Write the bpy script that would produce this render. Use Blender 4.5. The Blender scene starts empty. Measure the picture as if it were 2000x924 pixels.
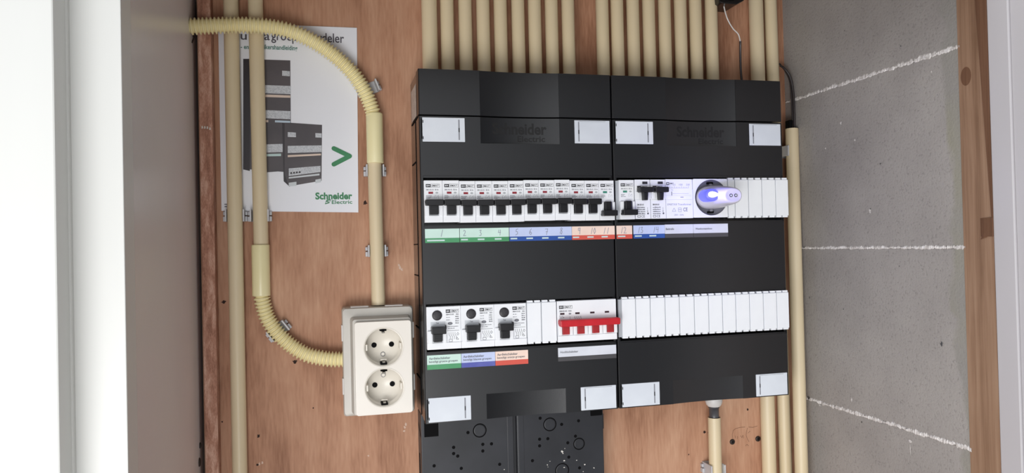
import bpy, bmesh, math, random
from mathutils import Vector, Matrix
random.seed(7)
# ------------------------------------------------------------------ camera, world, lights, exposure
S = bpy.context.scene
COL = S.collection
CAM = Vector((-0.31609, -0.86807, 0.18673))
R_ = Vector((0.97036941, -0.24053007, -0.02298891))
U_ = Vector((0.01934175, -0.01751317, 0.99965953))
F_ = Vector((0.24085079, 0.97048368, 0.01234197))
FPX = 1442.7
cd = bpy.data.cameras.new('camera'); cam = bpy.data.objects.new('camera', cd); COL.objects.link(cam)
cd.sensor_width = 36; cd.lens = FPX / 2000 * 36; cd.clip_start = 0.01
m = Matrix((R_, U_, -F_)).transposed().to_4x4(); m.translation = CAM
cam.matrix_world = m
S.camera = cam

WORLD_L, WORLD_R = 1.05, 0.04
w = bpy.data.worlds.new('world'); S.world = w; w.use_nodes = True
# a bright hallway on the left of the cupboard, an added fill light at the right
WN = w.node_tree.nodes; WL = w.node_tree.links
WN['Background'].inputs[0].default_value = (0.95, 0.97, 1.0, 1)
_tc = WN.new('ShaderNodeTexCoord'); _sp = WN.new('ShaderNodeSeparateXYZ'); WL.new(_tc.outputs['Generated'], _sp.inputs[0])
_mr = WN.new('ShaderNodeMapRange'); _mr.interpolation_type = 'SMOOTHSTEP'
for _i, _v in ((1, 0.0), (2, 0.42), (3, WORLD_L), (4, WORLD_R)): _mr.inputs[_i].default_value = _v
WL.new(_sp.outputs[0], _mr.inputs[0]); WL.new(_mr.outputs[0], WN['Background'].inputs[1])

def area(name, loc, target, sx, sy, power, col=(1, 1, 1)):
    l = bpy.data.lights.new(name, 'AREA'); l.shape = 'RECTANGLE'; l.size = sx; l.size_y = sy
    l.energy = power; l.color = col
    o = bpy.data.objects.new(name, l); COL.objects.link(o); o.location = loc
    o.rotation_euler = (Vector(target) - Vector(loc)).to_track_quat('-Z', 'Y').to_euler()
    return o
area('hallway_light', (-0.68, -1.30, -0.40), (-0.1, 0, 0.1), 0.9, 0.6, 12, (1.0, 0.985, 0.97))
area('left_wall_fill', (1.05, -1.05, -1.05), (-0.45, -0.15, 0.1), 0.4, 0.4, 4.2, (1.0, 0.96, 0.92))  # unseen fill light added to brighten the left wall
S.view_settings.view_transform = 'Standard'
S.view_settings.look = 'None'
S.view_settings.exposure = 0.10
S.view_settings.gamma = 1.0
S.view_settings.use_curve_mapping = False

def at(px, py, Y=0.0, X=None):
    """point in millimetres where the sight line of a measured image point meets a plane of the cupboard"""
    d = F_ + R_ * ((px - 1000) / FPX) - U_ * ((py - 462) / FPX)
    if X is None: t = (Y / 1000 - CAM.y) / d.y
    else: t = (X / 1000 - CAM.x) / d.x
    return (CAM + d * t) * 1000

# ------------------------------------------------------------------ materials
def srgb(c):
    return tuple(((v / 255) / 12.92 if v / 255 <= 0.04045 else ((v / 255 + 0.055) / 1.055) ** 2.4) for v in c)
def mat(name, c, rough=0.5, c2=None, scale=40, stretch=(1, 1, 1), detail=4, bump=0.0, bscale=None, spec=0.5, metal=0, lo=0.35, hi=0.65, emit=None, coat=0):
    M = bpy.data.materials.new(name); M.use_nodes = True
    N = M.node_tree.nodes; L = M.node_tree.links; b = N['Principled BSDF']
    b.inputs['Base Color'].default_value = (*srgb(c), 1); b.inputs['Roughness'].default_value = rough
    b.inputs['Specular IOR Level'].default_value = spec; b.inputs['Metallic'].default_value = metal
    if coat: b.inputs['Coat Weight'].default_value = coat
    tc = N.new('ShaderNodeTexCoord'); mp = N.new('ShaderNodeMapping'); mp.inputs['Scale'].default_value = stretch
    L.new(tc.outputs['Object'], mp.inputs[0])
    nz = N.new('ShaderNodeTexNoise'); nz.inputs['Scale'].default_value = scale; nz.inputs['Detail'].default_value = detail
    L.new(mp.outputs[0], nz.inputs[0])
    if c2 is None: c2 = tuple(min(255, v * 0.96) for v in c)
    rp = N.new('ShaderNodeValToRGB'); rp.color_ramp.elements[0].position = lo; rp.color_ramp.elements[1].position = hi
    rp.color_ramp.elements[0].color = (*srgb(c2), 1); rp.color_ramp.elements[1].color = (*srgb(c), 1)
    L.new(nz.outputs[0], rp.inputs[0]); L.new(rp.outputs[0], b.inputs['Base Color'])
    if bump:
        n2 = N.new('ShaderNodeTexNoise'); n2.inputs['Scale'].default_value = bscale or scale; n2.inputs['Detail'].default_value = 5
        L.new(mp.outputs[0], n2.inputs[0])
        bp = N.new('ShaderNodeBump'); bp.inputs['Strength'].default_value = bump; bp.inputs['Distance'].default_value = 0.001
        L.new(n2.outputs[0], bp.inputs['Height']); L.new(bp.outputs[0], b.inputs['Normal'])
    if emit:
        b.inputs['Emission Color'].default_value = (*emit[0], 1); b.inputs['Emission Strength'].default_value = emit[1]
    return M

def wood(name, base, dark, light, gx=55, gz=4, rough=0.55, fig=7, figamt=0.5, bump=0.25, horiz=False):
    M = bpy.data.materials.new(name); M.use_nodes = True
    N = M.node_tree.nodes; L = M.node_tree.links; b = N['Principled BSDF']; b.inputs['Roughness'].default_value = rough
    b.inputs['Specular IOR Level'].default_value = 0.3
    tc = N.new('ShaderNodeTexCoord')
    def noise(sc, stretch, det=5, dist=0.0):
        mp = N.new('ShaderNodeMapping'); mp.inputs['Scale'].default_value = stretch; L.new(tc.outputs['Object'], mp.inputs[0])
        n = N.new('ShaderNodeTexNoise'); n.inputs['Scale'].default_value = sc; n.inputs['Detail'].default_value = det
        n.inputs['Distortion'].default_value = dist
        L.new(mp.outputs[0], n.inputs[0]); return n
    gr = noise(1, (gx, gx, gz), 8, 0.4); fg = noise(1, (fig, fig, fig * 0.42), 4, 1.3); fine = noise(1, (gx * 8, gx * 8, gz * 9), 3)
    r1 = N.new('ShaderNodeValToRGB'); e = r1.color_ramp.elements
    e[0].position = 0.33; e[0].color = (*srgb(dark), 1); e[1].position = 0.67; e[1].color = (*srgb(light), 1)
    k = e.new(0.5); k.color = (*srgb(base), 1)
    mx = N.new('ShaderNodeMix'); mx.data_type = 'FLOAT'; mx.inputs[0].default_value = figamt
    L.new(gr.outputs[0], mx.inputs[2]); L.new(fg.outputs[0], mx.inputs[3])
    mx2 = N.new('ShaderNodeMix'); mx2.data_type = 'FLOAT'; mx2.inputs[0].default_value = 0.22
    L.new(mx.outputs[0], mx2.inputs[2]); L.new(fine.outputs[0], mx2.inputs[3])
    L.new(mx2.outputs[0], r1.inputs[0]); L.new(r1.outputs[0], b.inputs['Base Color'])
    bp = N.new('ShaderNodeBump'); bp.inputs['Strength'].default_value = bump; bp.inputs['Distance'].default_value = 0.0006
    L.new(fine.outputs[0], bp.inputs['Height']); L.new(bp.outputs[0], b.inputs['Normal'])
    return M

PLY = wood('plywood', (184, 138, 110), (132, 88, 64), (210, 168, 139), 48, 5, 0.6, 8, 0.68)
HARD = wood('rough_hardwood', (188, 138, 116), (124, 80, 62), (235, 196, 176), 190, 45, 0.7, 22, 0.35, 0.8)
PINE = wood('pine', (150, 119, 96), (115, 85, 64), (170, 140, 116), 75, 2.0, 0.65, 9, 0.35)
PINED = wood('pine_dark', (112, 80, 60), (86, 58, 42), (128, 95, 72), 75, 2.0, 0.7, 9, 0.35)
CREAM = mat('cream_conduit', (228, 212, 180), 0.38, (220, 202, 166), 9, (1, 1, 0.3), spec=0.4)
IVORY = mat('ivory_conduit', (247, 236, 186), 0.35, (240, 226, 172), 12)
IVSLV = mat('ivory_sleeve', (246, 237, 190), 0.3, (242, 231, 180), 12)
GREYP = mat('clip_grey', (204, 204, 206), 0.45, (190, 190, 194), 60)
WHITEP = mat('module_white', (244, 246, 250), 0.38, (238, 241, 246), 30)
BLANKW = mat('blanking_white', (243, 246, 250), 0.42, (238, 241, 246), 30)
CLIPW = mat('latch_white', (222, 228, 236), 0.4, (214, 220, 229), 30)
SOCKW = mat('socket_ivory', (246, 241, 232), 0.22, (243, 237, 228), 20)
SOCKG = mat('socket_base_grey', (206, 202, 194), 0.35, (198, 194, 186), 25)
SOCKIN = mat('socket_recess', (232, 226, 214), 0.3, (228, 222, 210), 25)
BLACKF = mat('black_front', (12, 14, 19), 0.30, (10, 11, 16), 500, bump=0.08, bscale=1800, spec=0.85)
BLACKS = mat('black_side', (26, 25, 26), 0.17, (23, 22, 23), 60, spec=0.6)
BLACKD = mat('black_deep', (5, 5, 7), 0.75, spec=0.15)
BLKM = mat('black_meter_board', (46, 48, 54), 0.42, (36, 38, 43), 18, bump=0.06, bscale=1400)
EMBOSS = mat('embossed_black', (16, 16, 18), 0.6)
TOG = mat('toggle_black', (28, 28, 31), 0.33, (22, 22, 25), 100)
RED = mat('toggle_red', (205, 38, 50), 0.35, (190, 30, 42), 50)
REDD = mat('lever_red', (176, 40, 46), 0.45, (158, 34, 40), 80)
INK = mat('ink', (45, 45, 50), 0.6); INKL = mat('ink_light', (140, 142, 150), 0.6); INKM = mat('ink_mid', (95, 97, 105), 0.6)
PENC = mat('pen', (138, 142, 160), 0.6)
WIN_R = mat('indicator_red', (150, 45, 58), 0.4); WIN_G = mat('indicator_green', (60, 140, 120), 0.4); WIN_GR = mat('indicator_grey', (180, 184, 188), 0.4)
WIN_D = mat('indicator_dark', (52, 22, 34), 0.4)
GREYSIDE = mat('module_side_grey', (176, 180, 186), 0.5)
PAPER = mat('paper', (243, 245, 251), 0.4, (240, 242, 249), 6, bump=0.15, bscale=9)
PRDARK = mat('print_dark', (92, 86, 89), 0.4, (76, 71, 75), 18); PRDK2 = mat('print_darker', (52, 47, 51), 0.4)
PRLT = mat('print_light', (208, 211, 216), 0.4, (184, 188, 194), 900, lo=0.42, hi=0.55)
PRW = mat('print_white', (212, 218, 222), 0.4); PRO = mat('print_orange', (226, 205, 190), 0.4); PRB = mat('print_blue', (190, 208, 222), 0.4); PRT = mat('print_teal', (190, 214, 212), 0.4)
GREEN = mat('brand_green', (62, 140, 92), 0.4, (56, 132, 86), 60); GREENT = mat('print_teal_text', (90, 135, 125), 0.4)
TXT = mat('print_grey_text', (92, 88, 98), 0.4)
LG = mat('label_green_paper', (208, 236, 226), 0.4); LGB = mat('label_green', (72, 148, 100), 0.4, (84, 160, 112), 30)
LB = mat('label_blue_paper', (200, 212, 246), 0.4); LBB = mat('label_blue', (46, 86, 166), 0.4)
LO = mat('label_orange_paper', (248, 222, 208), 0.4); LOB = mat('label_orange', (218, 92, 78), 0.4)
LBV = mat('label_violet', (98, 104, 178), 0.4, (76, 84, 168), 40)
LW = mat('label_white_paper', (222, 226, 236), 0.4); LWB = mat('label_holder_grey', (78, 77, 80), 0.4)
LMK = mat('label_mark', (205, 226, 226), 0.4)
STICK = mat('sticker', (215, 205, 198), 0.5, (190, 178, 172), 260)
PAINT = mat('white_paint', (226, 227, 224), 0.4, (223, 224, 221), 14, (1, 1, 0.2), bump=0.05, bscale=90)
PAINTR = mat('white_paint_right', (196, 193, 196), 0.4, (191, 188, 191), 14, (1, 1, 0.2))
PANEL = mat('grey_white_panel', (230, 227, 229), 0.27, (224, 221, 223), 5, (1, 1, 0.6), bump=0.06, bscale=60, spec=0.6)
METAL = mat('screw_metal', (150, 148, 145), 0.35, metal=0.9); METALD = mat('screw_dark', (62, 55, 52), 0.5, metal=0.5)
HOLE = mat('dark_hole', (48, 28, 20), 0.8); SPLIN = mat('pale_scuff', (214, 186, 168), 0.7)
PENCIL = mat('pencil', (112, 76, 56), 0.8)
CABLE = mat('cable_black', (52, 46, 48), 0.4); CAB_SHADE = mat('wire_shade_dark', (60, 52, 54), 0.25); CABL = mat('cable_white', (235, 232, 230), 0.3)
GLANDW = mat('gland_white', (222, 220, 218), 0.4); GLANDD = mat('gland_dark', (84, 84, 88), 0.35, (66, 66, 70), 60)
DISCG = mat('din_socket_grey', (138, 138, 150), 0.35)
SHEEN = mat('night_light_shell', (214, 211, 224), 0.25, coat=0.3)
EARTH = mat('earth_metal', (120, 116, 108), 0.3, metal=0.8)
PLAST = mat('plaster_crumb', (225, 222, 216), 0.8)
MORT = mat('mortar', (232, 228, 226), 0.85, (190, 184, 180), 180, bump=0.8, bscale=300)
LED = mat('led_blue', (255, 255, 255), 0.3, emit=((0.55, 0.62, 1.0), 9))
LEDH = mat('led_lens_blue', (70, 70, 235), 0.3, emit=((0.10, 0.11, 1.0), 1.3))

# concrete blocks: pores, mottling and a faint greenish stain where the wall meets the stud
CONC = bpy.data.materials.new('aerated_concrete'); CONC.use_nodes = True
def _conc():
    N = CONC.node_tree.nodes; L = CONC.node_tree.links; b = N['Principled BSDF']; b.inputs['Roughness'].default_value = 0.85
    b.inputs['Specular IOR Level'].default_value = 0.2
    tc = N.new('ShaderNodeTexCoord')
    def nz(s, d, dist=0):
        n = N.new('ShaderNodeTexNoise'); n.inputs['Scale'].default_value = s; n.inputs['Detail'].default_value = d; n.inputs['Distortion'].default_value = dist
        L.new(tc.outputs['Object'], n.inputs[0]); return n
    a = nz(9, 6); f = nz(420, 3)
    r = N.new('ShaderNodeValToRGB'); e = r.color_ramp.elements
    e[0].position = 0.3; e[0].color = (*srgb((150, 145, 142)), 1); e[1].position = 0.72; e[1].color = (*srgb((172, 167, 163)), 1)
    L.new(a.outputs[0], r.inputs[0])
    r2 = N.new('ShaderNodeValToRGB'); e = r2.color_ramp.elements
    e[0].position = 0.3; e[0].color = (0.7, 0.7, 0.7, 1); e[1].position = 0.42; e[1].color = (1, 1, 1, 1)
    L.new(f.outputs[0], r2.inputs[0])
    mm = N.new('ShaderNodeMix'); mm.data_type = 'RGBA'; mm.blend_type = 'MULTIPLY'; mm.inputs[0].default_value = 0.75
    L.new(r.outputs[0], mm.inputs[6]); L.new(r2.outputs[0], mm.inputs[7])
    # stain
    sp = N.new('ShaderNodeSeparateXYZ'); L.new(tc.outputs['Object'], sp.inputs[0])
    wob = nz(14, 3, 0.6)
    ad = N.new('ShaderNodeMath'); ad.operation = 'MULTIPLY_ADD'; L.new(wob.outputs[0], ad.inputs[0]); ad.inputs[1].default_value = 0.055; L.new(sp.outputs[1], ad.inputs[2])
    mr = N.new('ShaderNodeMapRange'); mr.inputs[1].default_value = -0.236; mr.inputs[2].default_value = -0.242; mr.inputs[3].default_value = 0; mr.inputs[4].default_value = 0.8
    L.new(ad.outputs[0], mr.inputs[0])
    st = N.new('ShaderNodeValToRGB'); e = st.color_ramp.elements
    e[0].position = 0.45; e[0].color = (*srgb((148, 145, 140)), 1); e[1].position = 0.66; e[1].color = (*srgb((152, 149, 130)), 1)
    L.new(nz(7, 2).outputs[0], st.inputs[0])
    m3 = N.new('ShaderNodeMix'); m3.data_type = 'RGBA'; L.new(mr.outputs[0], m3.inputs[0]); L.new(mm.outputs[2], m3.inputs[6]); L.new(st.outputs[0], m3.inputs[7])
    L.new(m3.outputs[2], b.inputs['Base Color'])
    bp = N.new('ShaderNodeBump'); bp.inputs['Strength'].default_value = 0.5; bp.inputs['Distance'].default_value = 0.001
    L.new(f.outputs[0], bp.inputs['Height']); L.new(bp.outputs[0], b.inputs['Normal'])
_conc()

# ------------------------------------------------------------------ geometry helpers (all in millimetres)
TXC = {}
def text_mesh(s, bold=0.0):
    k = (s, bold)
    if k not in TXC:
        c = bpy.data.curves.new('t', 'FONT'); c.body = s; c.size = 1; c.offset = bold; c.resolution_u = 3; c.fill_mode = 'FRONT'
        o = bpy.data.objects.new('t', c); COL.objects.link(o)
        dg = bpy.context.evaluated_depsgraph_get(); dg.update()
        me = bpy.data.meshes.new_from_object(o.evaluated_get(dg))
        vs = [(v.co.x, v.co.y) for v in me.vertices]; fs = [tuple(p.vertices) for p in me.polygons]
        x0 = min(v[0] for v in vs); x1 = max(v[0] for v in vs); y0 = min(v[1] for v in vs); y1 = max(v[1] for v in vs)
        vs = [((x - x0) / (x1 - x0), (y - y0) / (y1 - y0)) for x, y in vs]
        bpy.data.objects.remove(o); bpy.data.meshes.remove(me)
        TXC[k] = (vs, fs)
    return TXC[k]

class G:
    def __init__(s): s.v = []; s.f = []; s.m = []; s.s = []; s.cur = 0
    def M(s, i): s.cur = i; return s
    def add(s, vs, fs, smooth=False):
        o = len(s.v); s.v += [tuple(v) for v in vs]
        for f in fs: s.f.append(tuple(i + o for i in f)); s.m.append(s.cur); s.s.append(smooth)
        return s
    def box(s, x0, x1, y0, y1, z0, z1, bev=0.0, seg=2, rot=None, xf=None):
        bm = bmesh.new(); bmesh.ops.create_cube(bm, size=1)
        for v in bm.verts: v.co = Vector(((x0 + x1) / 2 + v.co.x * (x1 - x0), (y0 + y1) / 2 + v.co.y * (y1 - y0), (z0 + z1) / 2 + v.co.z * (z1 - z0)))
        if bev: bmesh.ops.bevel(bm, geom=bm.edges[:], offset=bev, segments=seg, affect='EDGES', profile=0.5)
        bmesh.ops.recalc_face_normals(bm, faces=bm.faces[:])
        s._bm(bm, xf); return s
    def _bm(s, bm, xf=None, smooth=False):
        if xf is not None: bm.transform(xf)
        bm.verts.index_update(); s.add([v.co[:] for v in bm.verts], [[v.index for v in f.verts] for f in bm.faces], smooth); bm.free()
    def prism(s, pts, y0, y1, bev=0.0, xf=None):
        """outline in X,Z extruded along Y (y1 is the back)"""
        a = sum(pts[i][0] * pts[(i + 1) % len(pts)][1] - pts[(i + 1) % len(pts)][0] * pts[i][1] for i in range(len(pts)))
        if a < 0: pts = pts[::-1]
        bm = bmesh.new(); n = len(pts)
        A = [bm.verts.new((p[0], y0, p[1])) for p in pts]; B = [bm.verts.new((p[0], y1, p[1])) for p in pts]
        fr = bm.faces.new(A); bm.faces.new(B[::-1])
        for i in range(n): bm.faces.new((A[i], B[i], B[(i + 1) % n], A[(i + 1) % n]))
        if bev: bmesh.ops.bevel(bm, geom=[e for e in fr.edges], offset=bev, segments=2, affect='EDGES', profile=0.5)
        bmesh.ops.recalc_face_normals(bm, faces=bm.faces[:])
        s._bm(bm, xf); return s
    def prismz(s, pts, z0, z1):
        """outline in X,Y extruded along Z"""
        n = len(pts); vs = [(p[0], p[1], z0) for p in pts] + [(p[0], p[1], z1) for p in pts]
        fs = [tuple(range(n))[::-1], tuple(range(n, 2 * n))] + [(i, (i + 1) % n, n + (i + 1) % n, n + i) for i in range(n)]
        a = sum(pts[i][0] * pts[(i + 1) % n][1] - pts[(i + 1) % n][0] * pts[i][1] for i in range(n))
        if a < 0: fs = [f[::-1] for f in fs]
        s.add(vs, fs); return s
    def rings(s, rings, cap=True, smooth=True, closed=False):
        n = len(rings[0]); vs = [p for r in rings for p in r]; fs = []
        k = len(rings)
        for i in range(k - 1 if not closed else k):
            j = (i + 1) % k
            for q in range(n): fs.append((i * n + q, i * n + (q + 1) % n, j * n + (q + 1) % n, j * n + q))
        s.add(vs, fs, smooth)
        if cap and not closed:
            s.add(rings[0], [tuple(range(n))[::-1]]); s.add(rings[-1], [tuple(range(n))])
        return s
    def lathe(s, c, axis, prof, seg=32, cap=True, smooth=True, sx=1, sz=1):
        """prof: (offset along axis, radius)"""
        ax = Vector(axis).normalized(); u = ax.orthogonal().normalized(); v = ax.cross(u)
        if abs(ax.y) > 0.9: u = Vector((1, 0, 0)); v = ax.cross(u)
        rs = []
        for a, r in prof:
            rs.append([tuple(Vector(c) + ax * a + u * (math.cos(t) * r * sx) + v * (math.sin(t) * r * sz)) for t in [2 * math.pi * i / seg for i in range(seg)]])
        return s.rings(rs, cap, smooth)
    def tube(s, pts, r, seg=14, rad=None):
        P = [Vector(p) for p in pts]; rs = []; u = None
        for i, p in enumerate(P):
            t = (P[min(i + 1, len(P) - 1)] - P[max(i - 1, 0)]).normalized()
            if u is None: u = (Vector((0, 1, 0)) if abs(t.y) < 0.9 else Vector((1, 0, 0)))
            u = (u - t * u.dot(t)).normalized(); v = t.cross(u)
            rr = rad[i] if rad else r
            rs.append([tuple(p + u * (math.cos(a) * rr) + v * (math.sin(a) * rr)) for a in [2 * math.pi * k / seg for k in range(seg)]])
        return s.rings(rs)
    def text(s, t, x0, x1, z, h, y, shear=0.0, bold=0.0, thick=0.0, slope=0.0):
        vs, fs = text_mesh(t, bold)
        s.add([(x0 + a * (x1 - x0) + b * h * shear, y, z + b * h + slope * a) for a, b in vs], fs)
        return s
    def stroke(s, pts, wd, y, rnd=True):
        pts = [Vector((p[0], p[1])) for p in pts]
        y -= 0.01
        for a, b in zip(pts, pts[1:]):
            y -= 0.006; d = (b - a); 
            if d.length < 1e-6: continue
            d.normalize(); n = Vector((-d.y, d.x)) * wd / 2
            s.add([(q.x, y, q.y) for q in (a - n, b - n, b + n, a + n)], [(0, 1, 2, 3)])
        if rnd:
            for i, a in enumerate(pts): s.disc(a.x, a.y, wd / 2, y - .006 * (i + 1), 10)
        return s
    def disc(s, x, z, r, y, n=24, rz=None):
        rz = rz or r
        s.add([(x + r * math.cos(2 * math.pi * i / n), y, z + rz * math.sin(2 * math.pi * i / n)) for i in range(n)], [tuple(range(n))]); return s
    def quad(s, x0, x1, z0, z1, y): return s.add([(x0, y, z0), (x1, y, z0), (x1, y, z1), (x0, y, z1)], [(0, 1, 2, 3)])
    def frame(s, x0, x1, z0, z1, t, y):
        s.quad(x0, x1, z0, z0 + t, y); s.quad(x0, x1, z1 - t, z1, y); s.quad(x0, x0 + t, z0 + t, z1 - t, y); s.quad(x1 - t, x1, z0 + t, z1 - t, y); return s
    def poly(s, pts, y):
        a = sum(pts[i][0] * pts[(i + 1) % len(pts)][1] - pts[(i + 1) % len(pts)][0] * pts[i][1] for i in range(len(pts)))
        if a < 0: pts = pts[::-1]
        return s.add([(p[0], y, p[1]) for p in pts], [tuple(range(len(pts)))])
    def build(s, name, mats, parent=None, org=None):
        if not isinstance(mats, (list, tuple)): mats = [mats]
        if org is None: org = ORG.get(parent.name, (0, 0, 0)) if parent else (0, 0, 0)
        me = bpy.data.meshes.new(name)
        me.from_pydata([((v[0] - org[0]) / 1000, (v[1] - org[1]) / 1000, (v[2] - org[2]) / 1000) for v in s.v], [], s.f)
        for x in mats: me.materials.append(x)
        me.polygons.foreach_set('material_index', s.m); me.polygons.foreach_set('use_smooth', s.s); me.update()
        o = bpy.data.objects.new(name, me); COL.objects.link(o)
        if parent: o.parent = parent; ORG[o.name] = org
        else: o.location = (org[0] / 1000, org[1] / 1000, org[2] / 1000); ORG[o.name] = org
        return o
ORG = {}
def tag(o, label, cat, group=None, kind=None):
    o['label'] = label; o['category'] = cat
    if group: o['group'] = group
    if kind: o['kind'] = kind
    return o
def thing(name, label, cat, loc, group=None):
    o = bpy.data.objects.new(name, None); COL.objects.link(o); o.empty_display_size = 0.01
    o.location = (loc[0] / 1000, loc[1] / 1000, loc[2] / 1000); ORG[o.name] = tuple(loc)
    return tag(o, label, cat, group)
def struct(o): o['kind'] = 'structure'; return o
def dup(o, loc, label=None):
    def rec(a, par):
        c = a.copy(); COL.objects.link(c); c.parent = par
        for ch in list(a.children): rec(ch, c)
        return c
    c = rec(o, None); c.location = (loc[0] / 1000, loc[1] / 1000, loc[2] / 1000); ORG[c.name] = tuple(loc)
    if label: c['label'] = label
    return c

# ------------------------------------------------------------------ the setting
XL, XR = -454.4, 280.0
g = G(); g.box(at(392, 462, 0).x, XR + 30, 0, 18, -1100, 760); struct(g.build('wall_back', PLY))
g = G(); g.box(XL - 30, XR + 30, 40, 60, -1100, 760); struct(g.build('wall_rear', mat('rear_masonry', (90, 84, 80), 0.9)))
# marks on the plywood: screw holes, pale scuffs, pencil marks
bk = bpy.data.objects['wall_back']
g = G()
for px, py, r in ((505, 852, 1.6), (503, 908, 1.3), (437, 590, 2.0), (576, 707, 2.2), (434, 824, 0.9), (713, 396, 2.2), (1376, 844, 1.8), (1460, 800, 1.4), (1345, 888, 0.9), (1383, 845, 0.8), (612, 797, 0.8)):
    p = at(px, py); g.disc(p.x, p.z, r * 0.8, -0.15, 10, r)
    for k in range(3):
        a = random.random() * 6.28; g.disc(p.x + math.cos(a) * r, p.z + math.sin(a) * r, r * 0.3, -0.15, 6)
g.build('screw_hole', HOLE, bk)
g = G()
for px, py in ((507, 906), (512, 905), (781, 523), (779, 519), (785, 526), (790, 835), (793, 829), (789, 842), (720, 890)):
    p = at(px, py); g.poly([(p.x + math.cos(a) * random.uniform(.5, 2), p.z + math.sin(a) * random.uniform(.7, 2.6)) for a in [i * 1.05 for i in range(6)]], -0.12)
g.build('pale_scuff', SPLIN, bk)
g = G()
def pxs(l, Y=0): return [(at(x, y, Y).x, at(x, y, Y).z) for x, y in l]
for l in ([(1431, 857), (1430, 849), (1432, 841), (1437, 837), (1446, 835), (1455, 834)], [(1462, 834), (1470, 835), (1479, 832)], [(1436, 851), (1437, 856)], [(1440, 852), (1441, 854), (1440, 857)], [(1446, 851), (1449, 855), (1451, 850), (1452, 856)],
          [(1460, 836), (1458, 843), (1457, 850), (1460, 858), (1463, 863)], [(1465, 842), (1461, 846)], [(1456, 871), (1459, 868), (1462, 871)]):
    g.stroke(pxs(l), 0.45, -0.1)
g.build('pencil_mark', PENCIL, bk)
# dark screw heads at the bottom right of the board
for i, (px, py) in enumerate(((1430, 863), (1480, 857))):
    p = at(px, py); q = G(); q.lathe((p.x, 0, p.z), (0, -1, 0), [(0, 3.6), (1.2, 3.4), (1.6, 2.4)], 20); q.M(1).box(p.x - 2, p.x + 2, -1.75, -1.5, p.z - .35, p.z + .35).box(p.x - .35, p.x + .35, -1.75, -1.5, p.z - 2, p.z + 2)
    tag(q.build('screw', [METALD, BLACKD], org=(p.x, 0, p.z)), 'dark screw head in the plywood ' + ('left of the pencil marks' if i == 0 else 'close beside the lower right conduits'), 'screw')

g = G(); g.box(XL - 18, XL, -276, 40, -1100, 760); struct(g.build('wall_left', PANEL))
g = G(); g.box(XL - 60, XL + 0.3, -303, -276, -1100, 760, 0.8); g.box(XL - 33.3, XL + 0.3, -304, -302, -1100, 760, 0.6)
struct(g.build('trim_1', PAINT))
g = G(); g.box(-760, -487.6, -331, -300, -1100, 760, 1.2); g.box(-491.5, -486.4, -309, -300, -1100, 760, 1)
struct(g.build('trim_2', PAINT))
# concrete block wall, four courses showing
g = G()
zj = [760, 564.5, 369.9, 175.2, -19.4, -214, -408.6, -1100]
for a, b in zip(zj, zj[1:]):
    g.box(XR, XR + 90, -284, 30, b + 0.9, a - 0.9, 1.2)
wr = struct(g.build('wall_right', CONC))
def ragged(y0, y1, z, amp, name, seed):
    rnd = random.Random(seed); n = 260; vs = []; fs = []
    up = 0; dn = 0
    for i in range(n + 1):
        y = y0 + (y1 - y0) * i / n
        up = 0.72 * up + rnd.uniform(-.25, 1) * amp * .6; dn = 0.72 * dn + rnd.uniform(-.25, 1) * amp * 0.5; up = max(up, 0); dn = max(dn, 0)
        on = 1 if rnd.random() > 0.12 else 0.15
        o = 0.35 + 0.7 * rnd.random()
        vs += [(XR + 0.8, y, z - 0.6 - dn * on), (XR - o * on, y, z - dn * on * 0.5), (XR - o * on, y, z + up * on * 0.4), (XR + 0.8, y, z + 0.3 + up * on)]
    for i in range(n):
        for k in range(3): fs.append((i * 4 + k, (i + 1) * 4 + k, (i + 1) * 4 + k + 1, i * 4 + k + 1))
    q = G(); q.add(vs, fs); return q.build(name, MORT, wr)
ragged(-1, -282, 369.9, 3.2, 'mortar_joint', 1); ragged(-1, -282, 175.2, 2.4, 'mortar_joint', 2); ragged(-1, -282, -19.4, 3.2, 'mortar_joint', 3)
g = G()
def onwall(px, py): 
    p = at(px, py, X=XR); return p.y, p.z
def wallblob(g, px, py, ry, rz, n=9, out=0.5):
    y, z = onwall(px, py); g.add([(XR - out, y + math.cos(6.283 * i / n) * ry * random.uniform(.5, 1.2), z + math.sin(6.283 * i / n) * rz * random.uniform(.5, 1.2)) for i in range(n)], [tuple(range(n))[::-1]])
for px, py, a, b in ((1700, 412, 2.2, 3.2), (1643, 240, 1.5, 2), (1670, 274, 1.4, 1.6), (1613, 290, 1.2, 1.4), (1664, 781, 1.2, 3), (1779, 862, 2.5, 2), (1779, 878, .5, 8), (1727, 680, .8, .8), (1820, 140, 1, 1.5), (1602, 792, 2.5, 1.2)): wallblob(g, px, py, a, b)
g.build('mortar_crumb', MORT, wr)
g = G()
for px, py, a, b in ((1720, 320, 1, 1.3), (1840, 672, 1.6, 3), (1684, 825, 1.1, 1.3), (1582, 581, .8, 2), (1648, 604, .8, 1), (1701, 408, .7, 1), (1630, 540, .7, .8), (1757, 520, .6, .8), (1580, 777, 3, 2.4), (1760, 90, .9, 1), (1650, 60, .8, .9)): wallblob(g, px, py, a, b, 8, 0.6)
g.build('pore', GLANDD, wr)
# pine stud and right door frame
g = G()
g.prismz([(XR - 0.5, -280), (XR + 45, -280), (XR + 45, -313), (XR - 0.5, -313)], -1100, 760)
st = struct(g.build('trim_3', PINE))
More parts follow.
